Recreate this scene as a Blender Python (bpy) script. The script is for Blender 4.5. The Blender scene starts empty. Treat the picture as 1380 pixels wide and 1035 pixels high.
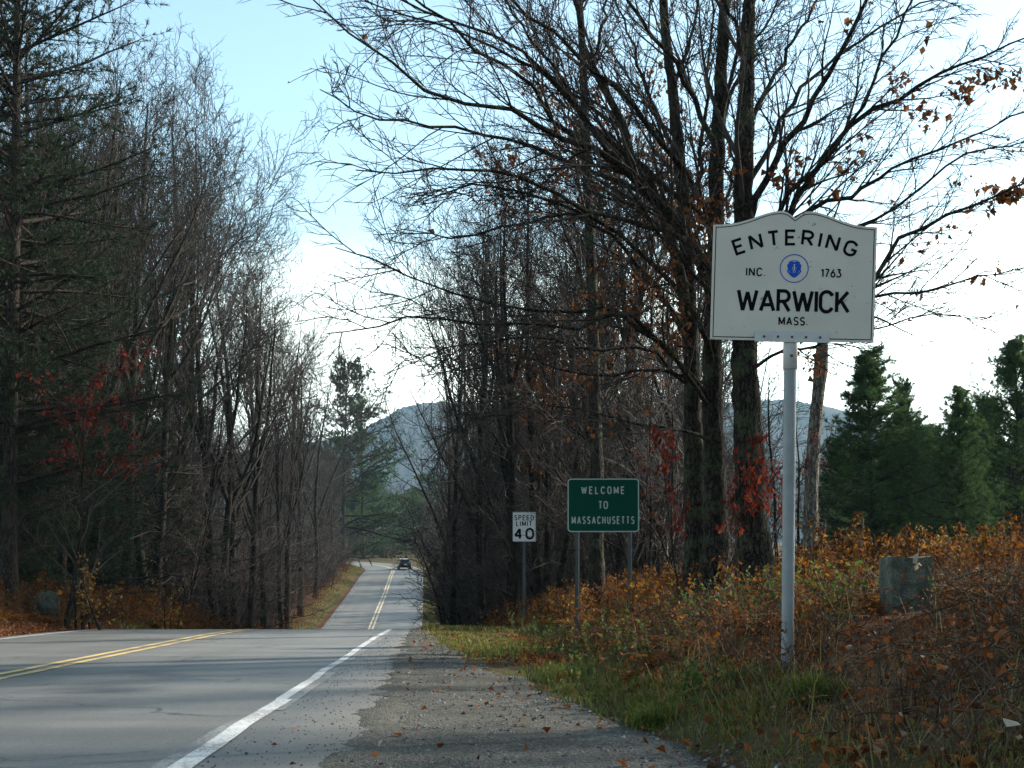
import bpy, math, random
import numpy as np
from mathutils import Vector, Matrix

# ------------------------------------------------------------------ camera, world, sun, exposure
SC = bpy.context.scene
COL = SC.collection
F, CX, CY0, YH = 1666.0, 690.0, 517.5, 745.0      # focal length in photo pixels; horizon row
EYE = 1.0                                          # the lens stands at (0, 0, EYE)

cam_d = bpy.data.cameras.new('camera')
cam = bpy.data.objects.new('camera', cam_d)
COL.objects.link(cam)
cam.location = (0, 0, EYE)
cam.rotation_euler = (math.radians(90), 0, 0)
cam_d.sensor_fit = 'HORIZONTAL'
cam_d.sensor_width = 36.0
cam_d.lens = F / 1380.0 * 36.0
cam_d.shift_y = (YH - CY0) / 1380.0
cam_d.clip_start = 0.05
cam_d.clip_end = 9000
SC.camera = cam

SUN_AZ, SUN_EL = math.radians(65), math.radians(28)
world = bpy.data.worlds.new('World')
SC.world = world
world.use_nodes = True
wn, wl = world.node_tree.nodes, world.node_tree.links
wn.clear()
w_out = wn.new('ShaderNodeOutputWorld')
w_bg = wn.new('ShaderNodeBackground')
w_bg.inputs['Strength'].default_value = 0.14
sky = wn.new('ShaderNodeTexSky')
sky.sky_type = 'NISHITA'
sky.sun_disc = False
sky.sun_elevation = SUN_EL
sky.sun_rotation = SUN_AZ
sky.air_density = 1.0
sky.dust_density = 0.8
sky.ozone_density = 0.0
w_tc = wn.new('ShaderNodeTexCoord')
w_sep = wn.new('ShaderNodeSeparateXYZ')
wl.new(w_tc.outputs['Generated'], w_sep.inputs[0])
w_z = wn.new('ShaderNodeMath'); w_z.operation = 'ADD'; w_z.inputs[1].default_value = 0.12
wl.new(w_sep.outputs['Z'], w_z.inputs[0])
w_zm = wn.new('ShaderNodeMath'); w_zm.operation = 'MAXIMUM'; w_zm.inputs[1].default_value = 0.05
wl.new(w_z.outputs[0], w_zm.inputs[0])
w_dx = wn.new('ShaderNodeMath'); w_dx.operation = 'DIVIDE'
w_dy = wn.new('ShaderNodeMath'); w_dy.operation = 'DIVIDE'
wl.new(w_sep.outputs['X'], w_dx.inputs[0]); wl.new(w_zm.outputs[0], w_dx.inputs[1])
wl.new(w_sep.outputs['Y'], w_dy.inputs[0]); wl.new(w_zm.outputs[0], w_dy.inputs[1])
w_cmb = wn.new('ShaderNodeCombineXYZ')
wl.new(w_dx.outputs[0], w_cmb.inputs['X']); wl.new(w_dy.outputs[0], w_cmb.inputs['Y'])
w_noi = wn.new('ShaderNodeTexNoise')
w_noi.inputs['Scale'].default_value = 0.55
w_noi.inputs['Detail'].default_value = 6
w_noi.inputs['Roughness'].default_value = 0.55
w_off = wn.new('ShaderNodeMapping'); w_off.inputs['Location'].default_value = (22.2, 11.4, 0)
wl.new(w_cmb.outputs[0], w_off.inputs['Vector']); wl.new(w_off.outputs[0], w_noi.inputs['Vector'])
w_bias = wn.new('ShaderNodeMapRange')              # thin cloud thickens towards the horizon, all round
w_bias.inputs['From Min'].default_value = 0.10
w_bias.inputs['From Max'].default_value = 0.39
w_bias.inputs['To Min'].default_value = 0.28
w_bias.inputs['To Max'].default_value = -0.14
wl.new(w_sep.outputs['Z'], w_bias.inputs['Value'])
w_sum = wn.new('ShaderNodeMath'); w_sum.operation = 'ADD'
wl.new(w_noi.outputs['Fac'], w_sum.inputs[0]); wl.new(w_bias.outputs[0], w_sum.inputs[1])
w_rmp = wn.new('ShaderNodeMapRange'); w_rmp.interpolation_type = 'SMOOTHSTEP'
w_rmp.inputs['From Min'].default_value = 0.48
w_rmp.inputs['From Max'].default_value = 0.74
wl.new(w_sum.outputs[0], w_rmp.inputs['Value'])
w_mix = wn.new('ShaderNodeMix'); w_mix.data_type = 'RGBA'
w_bw = wn.new('ShaderNodeRGBToBW'); wl.new(sky.outputs[0], w_bw.inputs[0])      # thin cloud glows as the sky behind it does
w_cl = wn.new('ShaderNodeVectorMath'); w_cl.operation = 'SCALE'; w_cl.inputs[0].default_value = (2.0, 2.05, 2.1)
wl.new(w_bw.outputs[0], w_cl.inputs['Scale'])
wl.new(w_cl.outputs[0], w_mix.inputs['B'])
wl.new(w_rmp.outputs[0], w_mix.inputs['Factor'])
wl.new(sky.outputs[0], w_mix.inputs['A'])
w_tint = wn.new('ShaderNodeVectorMath'); w_tint.operation = 'MULTIPLY'; w_tint.inputs[1].default_value = (0.98, 1.07, 0.96)
wl.new(w_mix.outputs['Result'], w_tint.inputs[0])
wl.new(w_tint.outputs[0], w_bg.inputs['Color'])
wl.new(w_bg.outputs[0], w_out.inputs['Surface'])

sun_d = bpy.data.lights.new('sun', 'SUN')
sun_d.energy = 5.0
sun_d.angle = math.radians(1.5)
sun_d.color = (1.0, 0.93, 0.82)
sun = bpy.data.objects.new('sun', sun_d)
COL.objects.link(sun)
_sd = Vector((math.sin(SUN_AZ) * math.cos(SUN_EL), math.cos(SUN_AZ) * math.cos(SUN_EL), math.sin(SUN_EL)))
sun.rotation_euler = _sd.to_track_quat('Z', 'Y').to_euler()
sun.location = (30, 20, 40)

SC.view_settings.view_transform = 'Standard'
SC.view_settings.look = 'None'
SC.view_settings.gamma = 1.0
SC.view_settings.use_curve_mapping = False
SC.view_settings.exposure = 1.22
SC.render.engine = 'CYCLES'
SC.cycles.max_bounces = 5
SC.cycles.diffuse_bounces = 2
SC.cycles.glossy_bounces = 2
SC.cycles.transmission_bounces = 3
SC.cycles.volume_bounces = 0
SC.cycles.caustics_reflective = False
SC.cycles.caustics_refractive = False
SC.cycles.sample_clamp_indirect = 6.0

# ------------------------------------------------------------------ small helpers
def PX(px, py, Y):
    """a photo pixel at depth Y -> world point"""
    return np.array([(px - CX) / F * Y, Y, EYE + (YH - py) / F * Y])

def smooth(a, b, x):
    t = np.clip((np.asarray(x, float) - a) / (b - a), 0, 1)
    return t * t * (3 - 2 * t)

def _hash(ix, iy, seed):
    h = (ix.astype(np.int64) * 374761393 + iy.astype(np.int64) * 668265263 + seed * 982451653) & 0x7fffffff
    h = ((h ^ (h >> 13)) * 1274126177) & 0x7fffffff
    h = (h ^ (h >> 16)) & 0xffff
    return h / 65535.0

def vnoise(x, y, seed=0):
    x = np.asarray(x, float); y = np.asarray(y, float)
    ix, iy = np.floor(x), np.floor(y)
    fx, fy = x - ix, y - iy
    fx = fx * fx * (3 - 2 * fx); fy = fy * fy * (3 - 2 * fy)
    a = _hash(ix, iy, seed); b = _hash(ix + 1, iy, seed); c = _hash(ix, iy + 1, seed); d = _hash(ix + 1, iy + 1, seed)
    return (a * (1 - fx) + b * fx) * (1 - fy) + (c * (1 - fx) + d * fx) * fy

def fbm(x, y, seed=0, octv=3):
    s, a, t = 0, 1.0, 0
    for k in range(octv):
        s = s + a * vnoise(np.asarray(x) * 2 ** k, np.asarray(y) * 2 ** k, seed + k * 7); t += a; a *= 0.5
    return s / t

def pchip(xs, ys):
    xs, ys = np.array(xs, float), np.array(ys, float)
    h = np.diff(xs); d = np.diff(ys) / h
    m = np.zeros_like(xs)
    m[0], m[-1] = d[0], d[-1]
    for i in range(1, len(xs) - 1):
        if d[i - 1] * d[i] > 0:
            w1, w2 = 2 * h[i] + h[i - 1], h[i] + 2 * h[i - 1]
            m[i] = (w1 + w2) / (w1 / d[i - 1] + w2 / d[i])
    def f(x):
        x = np.clip(np.asarray(x, float), xs[0], xs[-1])
        i = np.clip(np.searchsorted(xs, x) - 1, 0, len(xs) - 2)
        t = (x - xs[i]) / h[i]
        return ((1 + 2 * t) * (1 - t) ** 2 * ys[i] + t * (1 - t) ** 2 * h[i] * m[i]
                + t * t * (3 - 2 * t) * ys[i + 1] + t * t * (t - 1) * h[i] * m[i + 1])
    return f

# ------------------------------------------------------------------ road and terrain functions
XC = pchip([-60, -20, 0, 14, 28, 45, 60, 78, 93, 125, 153, 169, 178, 186, 192, 197, 202],
           [-2.0, -3.9, -4.85, -5.51, -6.17, -7.1, -8.15, -9.4, -10.65, -12.9, -14.95, -16.3, -17.9, -21.0, -25.5, -32.0, -43.0])
ZR = pchip([-60, -20, 0, 12, 20, 26, 29, 32, 36, 42, 50, 60, 72, 82, 93, 110, 125, 153, 171, 195, 225, 300, 1000, 4500],
           [0.65, -0.43, -0.966, -1.29, -1.505, -1.68, -1.80, -1.99, -2.33, -2.95, -3.85, -4.85, -5.7, -5.92, -5.75, -5.0, -4.25, -2.78, -2.3, -1.45, -0.4, 0.8, 6.0, 10.0])
def xw(Y): return XC(Y) + 3.4                       # the right edge line
def pe(Y): return np.interp(Y, [0, 12, 20, 28, 40, 100], [0.90, 0.85, 0.66, 0.52, 0.40, 0.40])   # pavement past the edge line
LEFT_E = -7.15                                      # left pavement edge, measured from the right edge line
def e0(Y): return np.interp(Y, [0, 6, 10, 15, 21, 30, 45, 250], [3.2, 3.1, 2.65, 2.9, 3.3, 2.9, 1.8, 1.6])
def zfield(Y): return np.interp(Y, [-60, 0, 10, 20, 40, 70, 110, 200, 300, 1000, 4500], [-0.3, -0.45, -0.5, -0.4, -0.7, -1.2, -2.0, -1.0, 0.8, 6, 10])

def ground_e(e, Y):
    e = np.asarray(e, float); Y = np.asarray(Y, float)
    zr = ZR(Y)
    p, q = pe(Y), e0(Y)
    z = zr.copy() if zr.shape == e.shape else zr + 0 * e
    # under the road the sheet is lowered
    inroad = smooth(0.06, -0.10, e - p) * smooth(-0.06, 0.10, e - LEFT_E)
    z = z - 0.018 - 0.05 * inroad
    # right verge and bank
    d = np.maximum(e - q, 0)
    amp = np.interp(Y, [0, 20, 32, 60, 250], [0.72, 0.74, 0.5, 0.3, 0.3])
    bank = amp * (1 - np.exp(-d / 1.25)) + 0.05 * np.minimum(d, 10)
    z = z + bank
    z = z - 0.012 * np.clip(e - p, 0, 2.5) * (e > p)
    # left bank
    l = np.maximum(LEFT_E - 0.45 - e, 0)
    ampl = np.interp(Y, [0, 28, 36, 44, 50, 58, 70, 120, 250], [0.55, 0.55, 1.0, 1.55, 1.4, 0.5, 0.25, 0.5, 0.4])
    z = z + ampl * (1 - np.exp(-l / 1.3)) + 0.04 * np.minimum(l, 12)
    # away from the road the land levels out
    wr = smooth(6, 16, e) * smooth(420, 160, Y)
    z = z * (1 - wr) + wr * zfield(Y)
    wlft = smooth(8, 40, l) * 0.5
    z = z * (1 - wlft) + wlft * (zr + 1.0)
    X = e + xw(Y)
    rough = smooth(0.0, 1.0, np.maximum(e - q, l - 0.2))
    z = z + rough * (0.16 * (fbm(X * 0.9, Y * 0.9, 3) - 0.5) + 0.5 * (fbm(X * 0.11, Y * 0.11, 9) - 0.5) * smooth(3, 14, np.maximum(e - q, l)))
    z = z + (1 - rough) * (1 - inroad) * 0.05 * (fbm(X * 1.6, Y * 1.6, 5) - 0.55)
    return z + EYE

def H(X, Y):
    X = np.asarray(X, float); Y = np.asarray(Y, float)
    return ground_e(X - xw(Y), Y)
def H1(X, Y): return float(H(np.array([X]), np.array([Y]))[0])

# ------------------------------------------------------------------ mesh building
class Acc:
    """collects vertices, quads and triangles (with one random value per vertex) into one mesh"""
    def __init__(s): s.v, s.q, s.t, s.r, s.n = [], [], [], [], 0
    def add(s, v, q=None, t=None, r=None):
        v = np.asarray(v, float).reshape(-1, 3)
        if q is not None and len(q): s.q.append(np.asarray(q, int).reshape(-1, 4) + s.n)
        if t is not None and len(t): s.t.append(np.asarray(t, int).reshape(-1, 3) + s.n)
        s.r.append(np.zeros(len(v)) if r is None else np.broadcast_to(r, (len(v),)).astype(float))
        s.v.append(v); s.n += len(v)
    def mesh(s, name, smooth_shade=True):
        m = bpy.data.meshes.new(name)
        v = np.concatenate(s.v) if s.v else np.zeros((0, 3))
        q = np.concatenate(s.q) if s.q else np.zeros((0, 4), int)
        t = np.concatenate(s.t) if s.t else np.zeros((0, 3), int)
        m.vertices.add(len(v)); m.vertices.foreach_set('co', v.astype(np.float32).ravel())
        loops = np.concatenate([q.ravel(), t.ravel()]).astype(np.int32)
        m.loops.add(len(loops)); m.loops.foreach_set('vertex_index', loops)
        tot = np.concatenate([np.full(len(q), 4), np.full(len(t), 3)]).astype(np.int32)
        st = np.concatenate([[0], np.cumsum(tot)[:-1]]).astype(np.int32) if len(tot) else np.zeros(0, np.int32)
        m.polygons.add(len(tot)); m.polygons.foreach_set('loop_start', st); m.polygons.foreach_set('loop_total', tot)
        m.polygons.foreach_set('use_smooth', np.full(len(tot), bool(smooth_shade)))
        at = m.attributes.new('rnd', 'FLOAT', 'POINT')
        at.data.foreach_set('value', np.concatenate(s.r).astype(np.float32) if s.r else np.zeros(0, np.float32))
        m.update(calc_edges=True); m.validate()
        return m

def link(name, me, mat=None, parent=None):
    o = bpy.data.objects.new(name, me)
    if me is not None and mat is not None and not me.materials:
        for mm in (mat if isinstance(mat, (list, tuple)) else [mat]): me.materials.append(mm)
    COL.objects.link(o)
    if parent is not None: o.parent = parent
    return o

def tag(o, label=None, cat=None, group=None, kind=None):
    if label: o['label'] = label
    if cat: o['category'] = cat
    if group: o['group'] = group
    if kind: o['kind'] = kind
    return o

def thing(name, label, cat, loc=(0, 0, 0), rz=0.0, group=None):
    o = bpy.data.objects.new(name, None); COL.objects.link(o)
    o.empty_display_size = 0.2
    o.location = loc; o.rotation_euler = (0, 0, rz)
    return tag(o, label, cat, group)

def dup(root, loc, rz=0.0, sc=1.0, label=None, group=None, tilt=(0, 0)):
    r = root.copy(); COL.objects.link(r)
    r.location = loc; r.rotation_euler = (tilt[0], tilt[1], rz); r.scale = (sc, sc, sc) if not isinstance(sc, tuple) else sc
    if label: r['label'] = label
    if group: r['group'] = group
    for ch in list(root.children):
        c = ch.copy(); COL.objects.link(c); c.parent = r
        for g in ch.children:
            d = g.copy(); COL.objects.link(d); d.parent = c
    return r

def norm(a): return a / np.maximum(np.linalg.norm(a, axis=-1, keepdims=True), 1e-9)

def tubes(acc, P, R, sides=3, rough=0.0, rng=None, r=None):
    """P (n,k,3), R (n,k) -> n tubes in acc"""
    n, k, _ = P.shape
    if n == 0: return
    T = norm(np.gradient(P, axis=1))
    mt = norm(T.mean(axis=1))
    ref = np.where(np.abs(mt[:, 2:3]) < 0.85, np.array([[0., 0., 1.]]), np.array([[1., 0., 0.]]))
    U = norm(np.cross(T, np.broadcast_to(ref[:, None, :], T.shape)))
    V = np.cross(T, U)
    a = np.arange(sides) * 2 * np.pi / sides
    RR = R[:, :, None] * np.ones(sides)
    if rough and rng is not None: RR = RR * (1 + rough * rng.normal(size=RR.shape))
    ring = P[:, :, None, :] + RR[..., None] * (U[:, :, None, :] * np.cos(a)[None, None, :, None] + V[:, :, None, :] * np.sin(a)[None, None, :, None])
    idx = np.arange(n * k * sides).reshape(n, k, sides)
    a0 = idx[:, :-1, :]; a1 = idx[:, 1:, :]
    q = np.stack([a0, np.roll(a0, -1, 2), np.roll(a1, -1, 2), a1], -1).reshape(-1, 4)
    rv = np.random.default_rng(n).random(n) if r is None else r
    acc.add(ring.reshape(-1, 3), q=q, r=np.repeat(np.broadcast_to(rv, (n,)), k * sides))

def resample(pts, k):
    """smooth polyline through control points (Catmull-Rom) with k points"""
    p = np.asarray(pts, float)
    n = len(p)
    pe_ = np.vstack([2 * p[0] - p[1], p, 2 * p[-1] - p[-2]])
    u = np.linspace(0, n - 1, k)
    i = np.clip(np.floor(u).astype(int), 0, n - 2); t = (u - i)[:, None]
    p0, p1, p2, p3 = pe_[i], pe_[i + 1], pe_[i + 2], pe_[i + 3]
    return 0.5 * ((2 * p1) + (-p0 + p2) * t + (2 * p0 - 5 * p1 + 4 * p2 - p3) * t ** 2 + (-p0 + 3 * p1 - 3 * p2 + p3) * t ** 3)

def grow(rng, P, R, nch, tr, ratio, ang, k, rmin, up=0.0, wig=0.12, shrink=0.6, rfac=0.62, flat=0.0, lmin=0.0, lens=None):
    """children along every parent polyline; returns (P2, R2)"""
    n, kk, _ = P.shape
    m = n * nch
    i = np.repeat(np.arange(n), nch)
    slot = np.tile(np.arange(nch), n)
    t = tr[0] + (tr[1] - tr[0]) * (slot + rng.random(m)) / nch
    f = t * (kk - 1); j = np.clip(np.floor(f).astype(int), 0, kk - 2); w = (f - j)[:, None]
    pos = P[i, j] * (1 - w) + P[i, j + 1] * w
    rp = R[i, j] * (1 - w[:, 0]) + R[i, j + 1] * w[:, 0]
    T = norm(P[i, j + 1] - P[i, j])
    L = np.linalg.norm(np.diff(P, axis=1), axis=2).sum(1)[i] if lens is None else np.asarray(lens)[i]
    rv = rng.normal(size=(m, 3))
    if flat: rv[:, 2] *= (1 - flat)
    perp = norm(rv - (rv * T).sum(1, keepdims=True) * T)
    a = np.radians(ang * (0.7 + 0.6 * rng.random(m)))[:, None]
    D = norm(T * np.cos(a) + perp * np.sin(a))
    length = np.maximum(L * ratio * (1.0 - shrink * t) * (0.6 + 0.7 * rng.random(m)), lmin)
    step = (length / (k - 1))[:, None]
    Q = np.zeros((m, k, 3)); Q[:, 0] = pos
    for s in range(1, k):
        D = norm(D + wig * rng.normal(size=(m, 3)) + np.array([0, 0, up]))
        Q[:, s] = Q[:, s - 1] + D * step
    r0 = np.maximum(np.minimum(rp * rfac, length * 0.02), rmin * 1.15)
    R2 = r0[:, None] * np.linspace(1, 0.0, k)[None, :] ** 0.8
    R2 = np.maximum(R2, rmin * (1 - 0.45 * np.linspace(0, 1, k) ** 3)[None, :])
    return Q, R2

def leaf_quads(acc, pos, rng, size, r=None, hang=0.0, normal_up=0.0):
    """folded diamond leaves: two triangles each"""
    n = len(pos)
    if n == 0: return
    d = rng.normal(size=(n, 3)); d[:, 2] -= hang; d = norm(d)
    nrm = rng.normal(size=(n, 3)); nrm[:, 2] += normal_up
    s = norm(np.cross(d, nrm)); nn = np.cross(s, d)
    L = size * (0.4 + 1.15 * rng.random(n) ** 1.3)[:, None]
    Wd = L * (0.2 + 0.3 * rng.random(n))[:, None]
    fold = L * (0.05 + 0.4 * rng.random(n))[:, None]
    a = pos; b = pos + d * L
    mid = pos + d * L * 0.45
    c1 = mid + s * Wd + nn * fold; c2 = mid - s * Wd + nn * fold
    v = np.stack([a, c1, b, c2], 1).reshape(-1, 3)
    base = np.arange(n)[:, None] * 4
    t = np.concatenate([base + np.array([[0, 2, 1]]), base + np.array([[0, 3, 2]])])
    rv = rng.random(n) if r is None else np.broadcast_to(r, (n,))
    acc.add(v, t=t, r=np.repeat(rv, 4))

def grid_mesh(name, VX, VY, VZ):
    ny, nx = VX.shape
    a = Acc()
    idx = np.arange(ny * nx).reshape(ny, nx)
    q = np.stack([idx[:-1, :-1], idx[:-1, 1:], idx[1:, 1:], idx[1:, :-1]], -1).reshape(-1, 4)
    a.add(np.stack([VX, VY, VZ], -1).reshape(-1, 3), q=q)
    return a.mesh(name)

def box(acc, cx, cy, cz, sx, sy, sz, M=None):
    v = np.array([[x, y, z] for x in (-.5, .5) for y in (-.5, .5) for z in (-.5, .5)]) * [sx, sy, sz] + [cx, cy, cz]
    if M is not None: v = v @ M.T
    acc.add(v, q=[[0, 1, 3, 2], [4, 6, 7, 5], [0, 4, 5, 1], [2, 3, 7, 6], [0, 2, 6, 4], [1, 5, 7, 3]])

# ------------------------------------------------------------------ materials
def mat_new(name):
    m = bpy.data.materials.new(name); m.use_nodes = True
    nt = m.node_tree; b = nt.nodes['Principled BSDF']
    return m, nt, b

def nd(nt, t, **kw):
    n = nt.nodes.new(t)
    for k, v in kw.items():
        if k in n.inputs: n.inputs[k].default_value = v
        else: setattr(n, k, v)
    return n

def noise(nt, scale, detail=4, rough=0.55, vec=None, stretch=None):
    n = nd(nt, 'ShaderNodeTexNoise'); n.inputs['Scale'].default_value = scale
    n.inputs['Detail'].default_value = detail; n.inputs['Roughness'].default_value = rough
    if vec is None:
        tc = nd(nt, 'ShaderNodeTexCoord'); vec = tc.outputs['Object']
    if stretch:
        mp = nd(nt, 'ShaderNodeMapping'); mp.inputs['Scale'].default_value = stretch
        nt.links.new(vec, mp.inputs['Vector']); vec = mp.outputs[0]
    nt.links.new(vec, n.inputs['Vector'])
    return n

def ramp(nt, src, stops):
    r = nd(nt, 'ShaderNodeValToRGB')
    el = r.color_ramp.elements
    while len(el) < len(stops): el.new(0.5)
    for e_, (p, c) in zip(el, stops):
        e_.position = p; e_.color = (c[0], c[1], c[2], 1) if not np.isscalar(c) else (c, c, c, 1)
    nt.links.new(src, r.inputs[0])
    return r

def mix(nt, fac, a, b, mode='MIX'):
    m = nd(nt, 'ShaderNodeMix'); m.data_type = 'RGBA'; m.blend_type = mode
    for sock, val in (('Factor', fac), ('A', a), ('B', b)):
        s = m.inputs[sock] if sock == 'Factor' else [i for i in m.inputs if i.name == sock and i.type == 'RGBA'][0]
        if hasattr(val, 'links') or hasattr(val, 'is_linked'): nt.links.new(val, s)
        elif np.isscalar(val): s.default_value = val
        else: s.default_value = (val[0], val[1], val[2], 1)
    return [o for o in m.outputs if o.type == 'RGBA'][0]

def bump(nt, b, src, strength=0.4, dist=0.02):
    bp = nd(nt, 'ShaderNodeBump'); bp.inputs['Strength'].default_value = strength; bp.inputs['Distance'].default_value = dist
    nt.links.new(src, bp.inputs['Height']); nt.links.new(bp.outputs[0], b.inputs['Normal'])

def rnd_attr(nt):
    a = nd(nt, 'ShaderNodeAttribute'); a.attribute_name = 'rnd'
    return a.outputs['Fac']

def m_bark(name, c0, c1, c2, sc=1.0):
    m, nt, b = mat_new(name)
    tc = nd(nt, 'ShaderNodeTexCoord'); v = tc.outputs['Object']
    n1 = noise(nt, 9 * sc, 6, 0.7, v, stretch=(3.0, 3.0, 0.42))
    n2 = noise(nt, 2.3 * sc, 4, 0.65, v)
    n3 = noise(nt, 26 * sc, 3, 0.7, v)
    mp = nd(nt, 'ShaderNodeMapping'); mp.inputs['Scale'].default_value = (1, 1, 0.22); nt.links.new(v, mp.inputs['Vector'])
    w = nd(nt, 'ShaderNodeVectorMath', operation='MULTIPLY_ADD'); nt.links.new(n2.outputs['Color'], w.inputs[0]); w.inputs[1].default_value = (0.25, 0.25, 0.25); nt.links.new(mp.outputs[0], w.inputs[2])
    vo = nd(nt, 'ShaderNodeTexVoronoi', feature='DISTANCE_TO_EDGE'); vo.inputs['Scale'].default_value = 17 * sc; nt.links.new(w.outputs[0], vo.inputs['Vector'])
    fur = ramp(nt, vo.outputs['Distance'], [(0.0, 0.25), (0.16, 1.0)])
    c = ramp(nt, n1.outputs['Fac'], [(0.32, c0), (0.64, c1)])
    cc = mix(nt, 1.0, c.outputs[0], fur.outputs[0], 'MULTIPLY')
    ad = nd(nt, 'ShaderNodeMath', operation='MULTIPLY_ADD'); ad.inputs[1].default_value = 0.35
    nt.links.new(n3.outputs['Fac'], ad.inputs[0]); nt.links.new(n2.outputs['Fac'], ad.inputs[2])
    f = ramp(nt, ad.outputs[0], [(0.70, 0.0), (0.78, 0.8)])
    nt.links.new(mix(nt, f.outputs[0], cc, c2), b.inputs['Base Color'])
    b.inputs['Roughness'].default_value = 0.95
    b.inputs['Specular IOR Level'].default_value = 0.08
    hm = nd(nt, 'ShaderNodeMath', operation='MULTIPLY_ADD'); hm.inputs[1].default_value = 0.5
    nt.links.new(n1.outputs['Fac'], hm.inputs[0]); nt.links.new(fur.outputs[0], hm.inputs[2])
    bump(nt, b, hm.outputs[0], 1.0, 0.03)
    return m

def m_rnd(name, stops, rough=0.8, spec=0.2, transl=0.0, jitter=0.25):
    """colour from the per-piece random value, with a little noise"""
    m, nt, b = mat_new(name)
    r = ramp(nt, rnd_attr(nt), stops)
    n1 = noise(nt, 1.3, 3)
    j = ramp(nt, n1.outputs['Fac'], [(0.3, 1 - jitter), (0.7, 1.0)])
    c = mix(nt, 1.0, r.outputs[0], j.outputs[0], 'MULTIPLY')
    nt.links.new(c, b.inputs['Base Color'])
    b.inputs['Roughness'].default_value = rough
    b.inputs['Specular IOR Level'].default_value = spec
    if transl:
        tb = nd(nt, 'ShaderNodeBsdfTranslucent'); nt.links.new(c, tb.inputs['Color'])
        ms = nd(nt, 'ShaderNodeMixShader'); ms.inputs[0].default_value = transl
        out = nt.nodes['Material Output']
        nt.links.new(b.outputs[0], ms.inputs[1]); nt.links.new(tb.outputs[0], ms.inputs[2])
        nt.links.new(ms.outputs[0], out.inputs['Surface'])
    return m

M = {}
M['bark_dark'] = m_bark('bark_dark', (0.014, 0.011, 0.009), (0.05, 0.041, 0.033), (0.05, 0.06, 0.034))
M['bark_grey'] = m_bark('bark_grey', (0.012, 0.009, 0.007), (0.036, 0.027, 0.02), (0.035, 0.034, 0.024))
M['bark_pine'] = m_bark('bark_pine', (0.018, 0.014, 0.012), (0.06, 0.047, 0.038), (0.05, 0.04, 0.03))
M['bark_pale'] = m_bark('bark_pale', (0.11, 0.095, 0.08), (0.24, 0.215, 0.185), (0.14, 0.13, 0.10))
M['twig'] = m_rnd('twig', [(0, (0.015, 0.012, 0.009)), (0.6, (0.03, 0.023, 0.018)), (1, (0.055, 0.044, 0.036))], 0.8, 0.2)
M['twig_red'] = m_rnd('twig_red', [(0, (0.025, 0.018, 0.014)), (0.7, (0.05, 0.037, 0.03)), (1, (0.11, 0.09, 0.08))], 0.75, 0.25)
M['needles'] = m_rnd('needles', [(0, (0.03, 0.068, 0.022)), (0.5, (0.062, 0.122, 0.034)), (0.85, (0.11, 0.165, 0.04)), (1, (0.15, 0.16, 0.045))], 0.75, 0.12, 0.3)
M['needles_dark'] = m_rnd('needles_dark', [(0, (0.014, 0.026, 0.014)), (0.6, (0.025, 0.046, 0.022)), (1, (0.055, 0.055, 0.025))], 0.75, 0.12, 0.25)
M['leaf_russet'] = m_rnd('leaf_russet', [(0, (0.10, 0.035, 0.014)), (0.5, (0.20, 0.075, 0.025)), (1, (0.30, 0.13, 0.05))], 0.75, 0.12, 0.4)
M['leaf_red'] = m_rnd('leaf_red', [(0, (0.09, 0.012, 0.008)), (0.6, (0.19, 0.022, 0.012)), (1, (0.26, 0.06, 0.025))], 0.75, 0.12, 0.45)
M['leaf_yellow'] = m_rnd('leaf_yellow', [(0, (0.20, 0.09, 0.015)), (0.6, (0.33, 0.17, 0.03)), (1, (0.40, 0.26, 0.06))], 0.75, 0.12, 0.45)
M['leaf_orange'] = m_rnd('leaf_orange', [(0, (0.035, 0.018, 0.007)), (0.35, (0.11, 0.036, 0.008)), (0.75, (0.22, 0.075, 0.011)), (1, (0.33, 0.18, 0.028))], 0.75, 0.12, 0.4)
M['leaf_green'] = m_rnd('leaf_green', [(0, (0.04, 0.075, 0.02)), (0.6, (0.085, 0.13, 0.03)), (1, (0.19, 0.19, 0.05))], 0.75, 0.12, 0.35)
M['fallen'] = m_rnd('fallen_leaf', [(0, (0.06, 0.02, 0.008)), (0.45, (0.19, 0.055, 0.014)), (0.8, (0.31, 0.10, 0.025)), (0.96, (0.30, 0.14, 0.06)), (1, (0.42, 0.33, 0.24))], 0.75, 0.12, 0.2)
M['grass'] = m_rnd('grass', [(0, (0.05, 0.085, 0.015)), (0.45, (0.12, 0.14, 0.028)), (0.75, (0.2, 0.175, 0.05)), (1, (0.24, 0.19, 0.09))], 0.75, 0.12, 0.35)
M['dry_stem'] = m_rnd('dry_stem', [(0, (0.028, 0.019, 0.012)), (0.6, (0.075, 0.05, 0.03)), (1, (0.2, 0.155, 0.1))], 0.75, 0.12, 0.0)
M['fern'] = m_rnd('fern', [(0, (0.06, 0.022, 0.007)), (0.5, (0.17, 0.058, 0.012)), (0.85, (0.26, 0.11, 0.02)), (1, (0.2, 0.17, 0.03))], 0.75, 0.12, 0.35)
M['stone_bits'] = m_rnd('stone_bits', [(0, (0.05, 0.05, 0.05)), (0.6, (0.13, 0.13, 0.125)), (0.95, (0.2, 0.195, 0.175)), (1, (0.32, 0.31, 0.28))], 0.85, 0.2)

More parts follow.
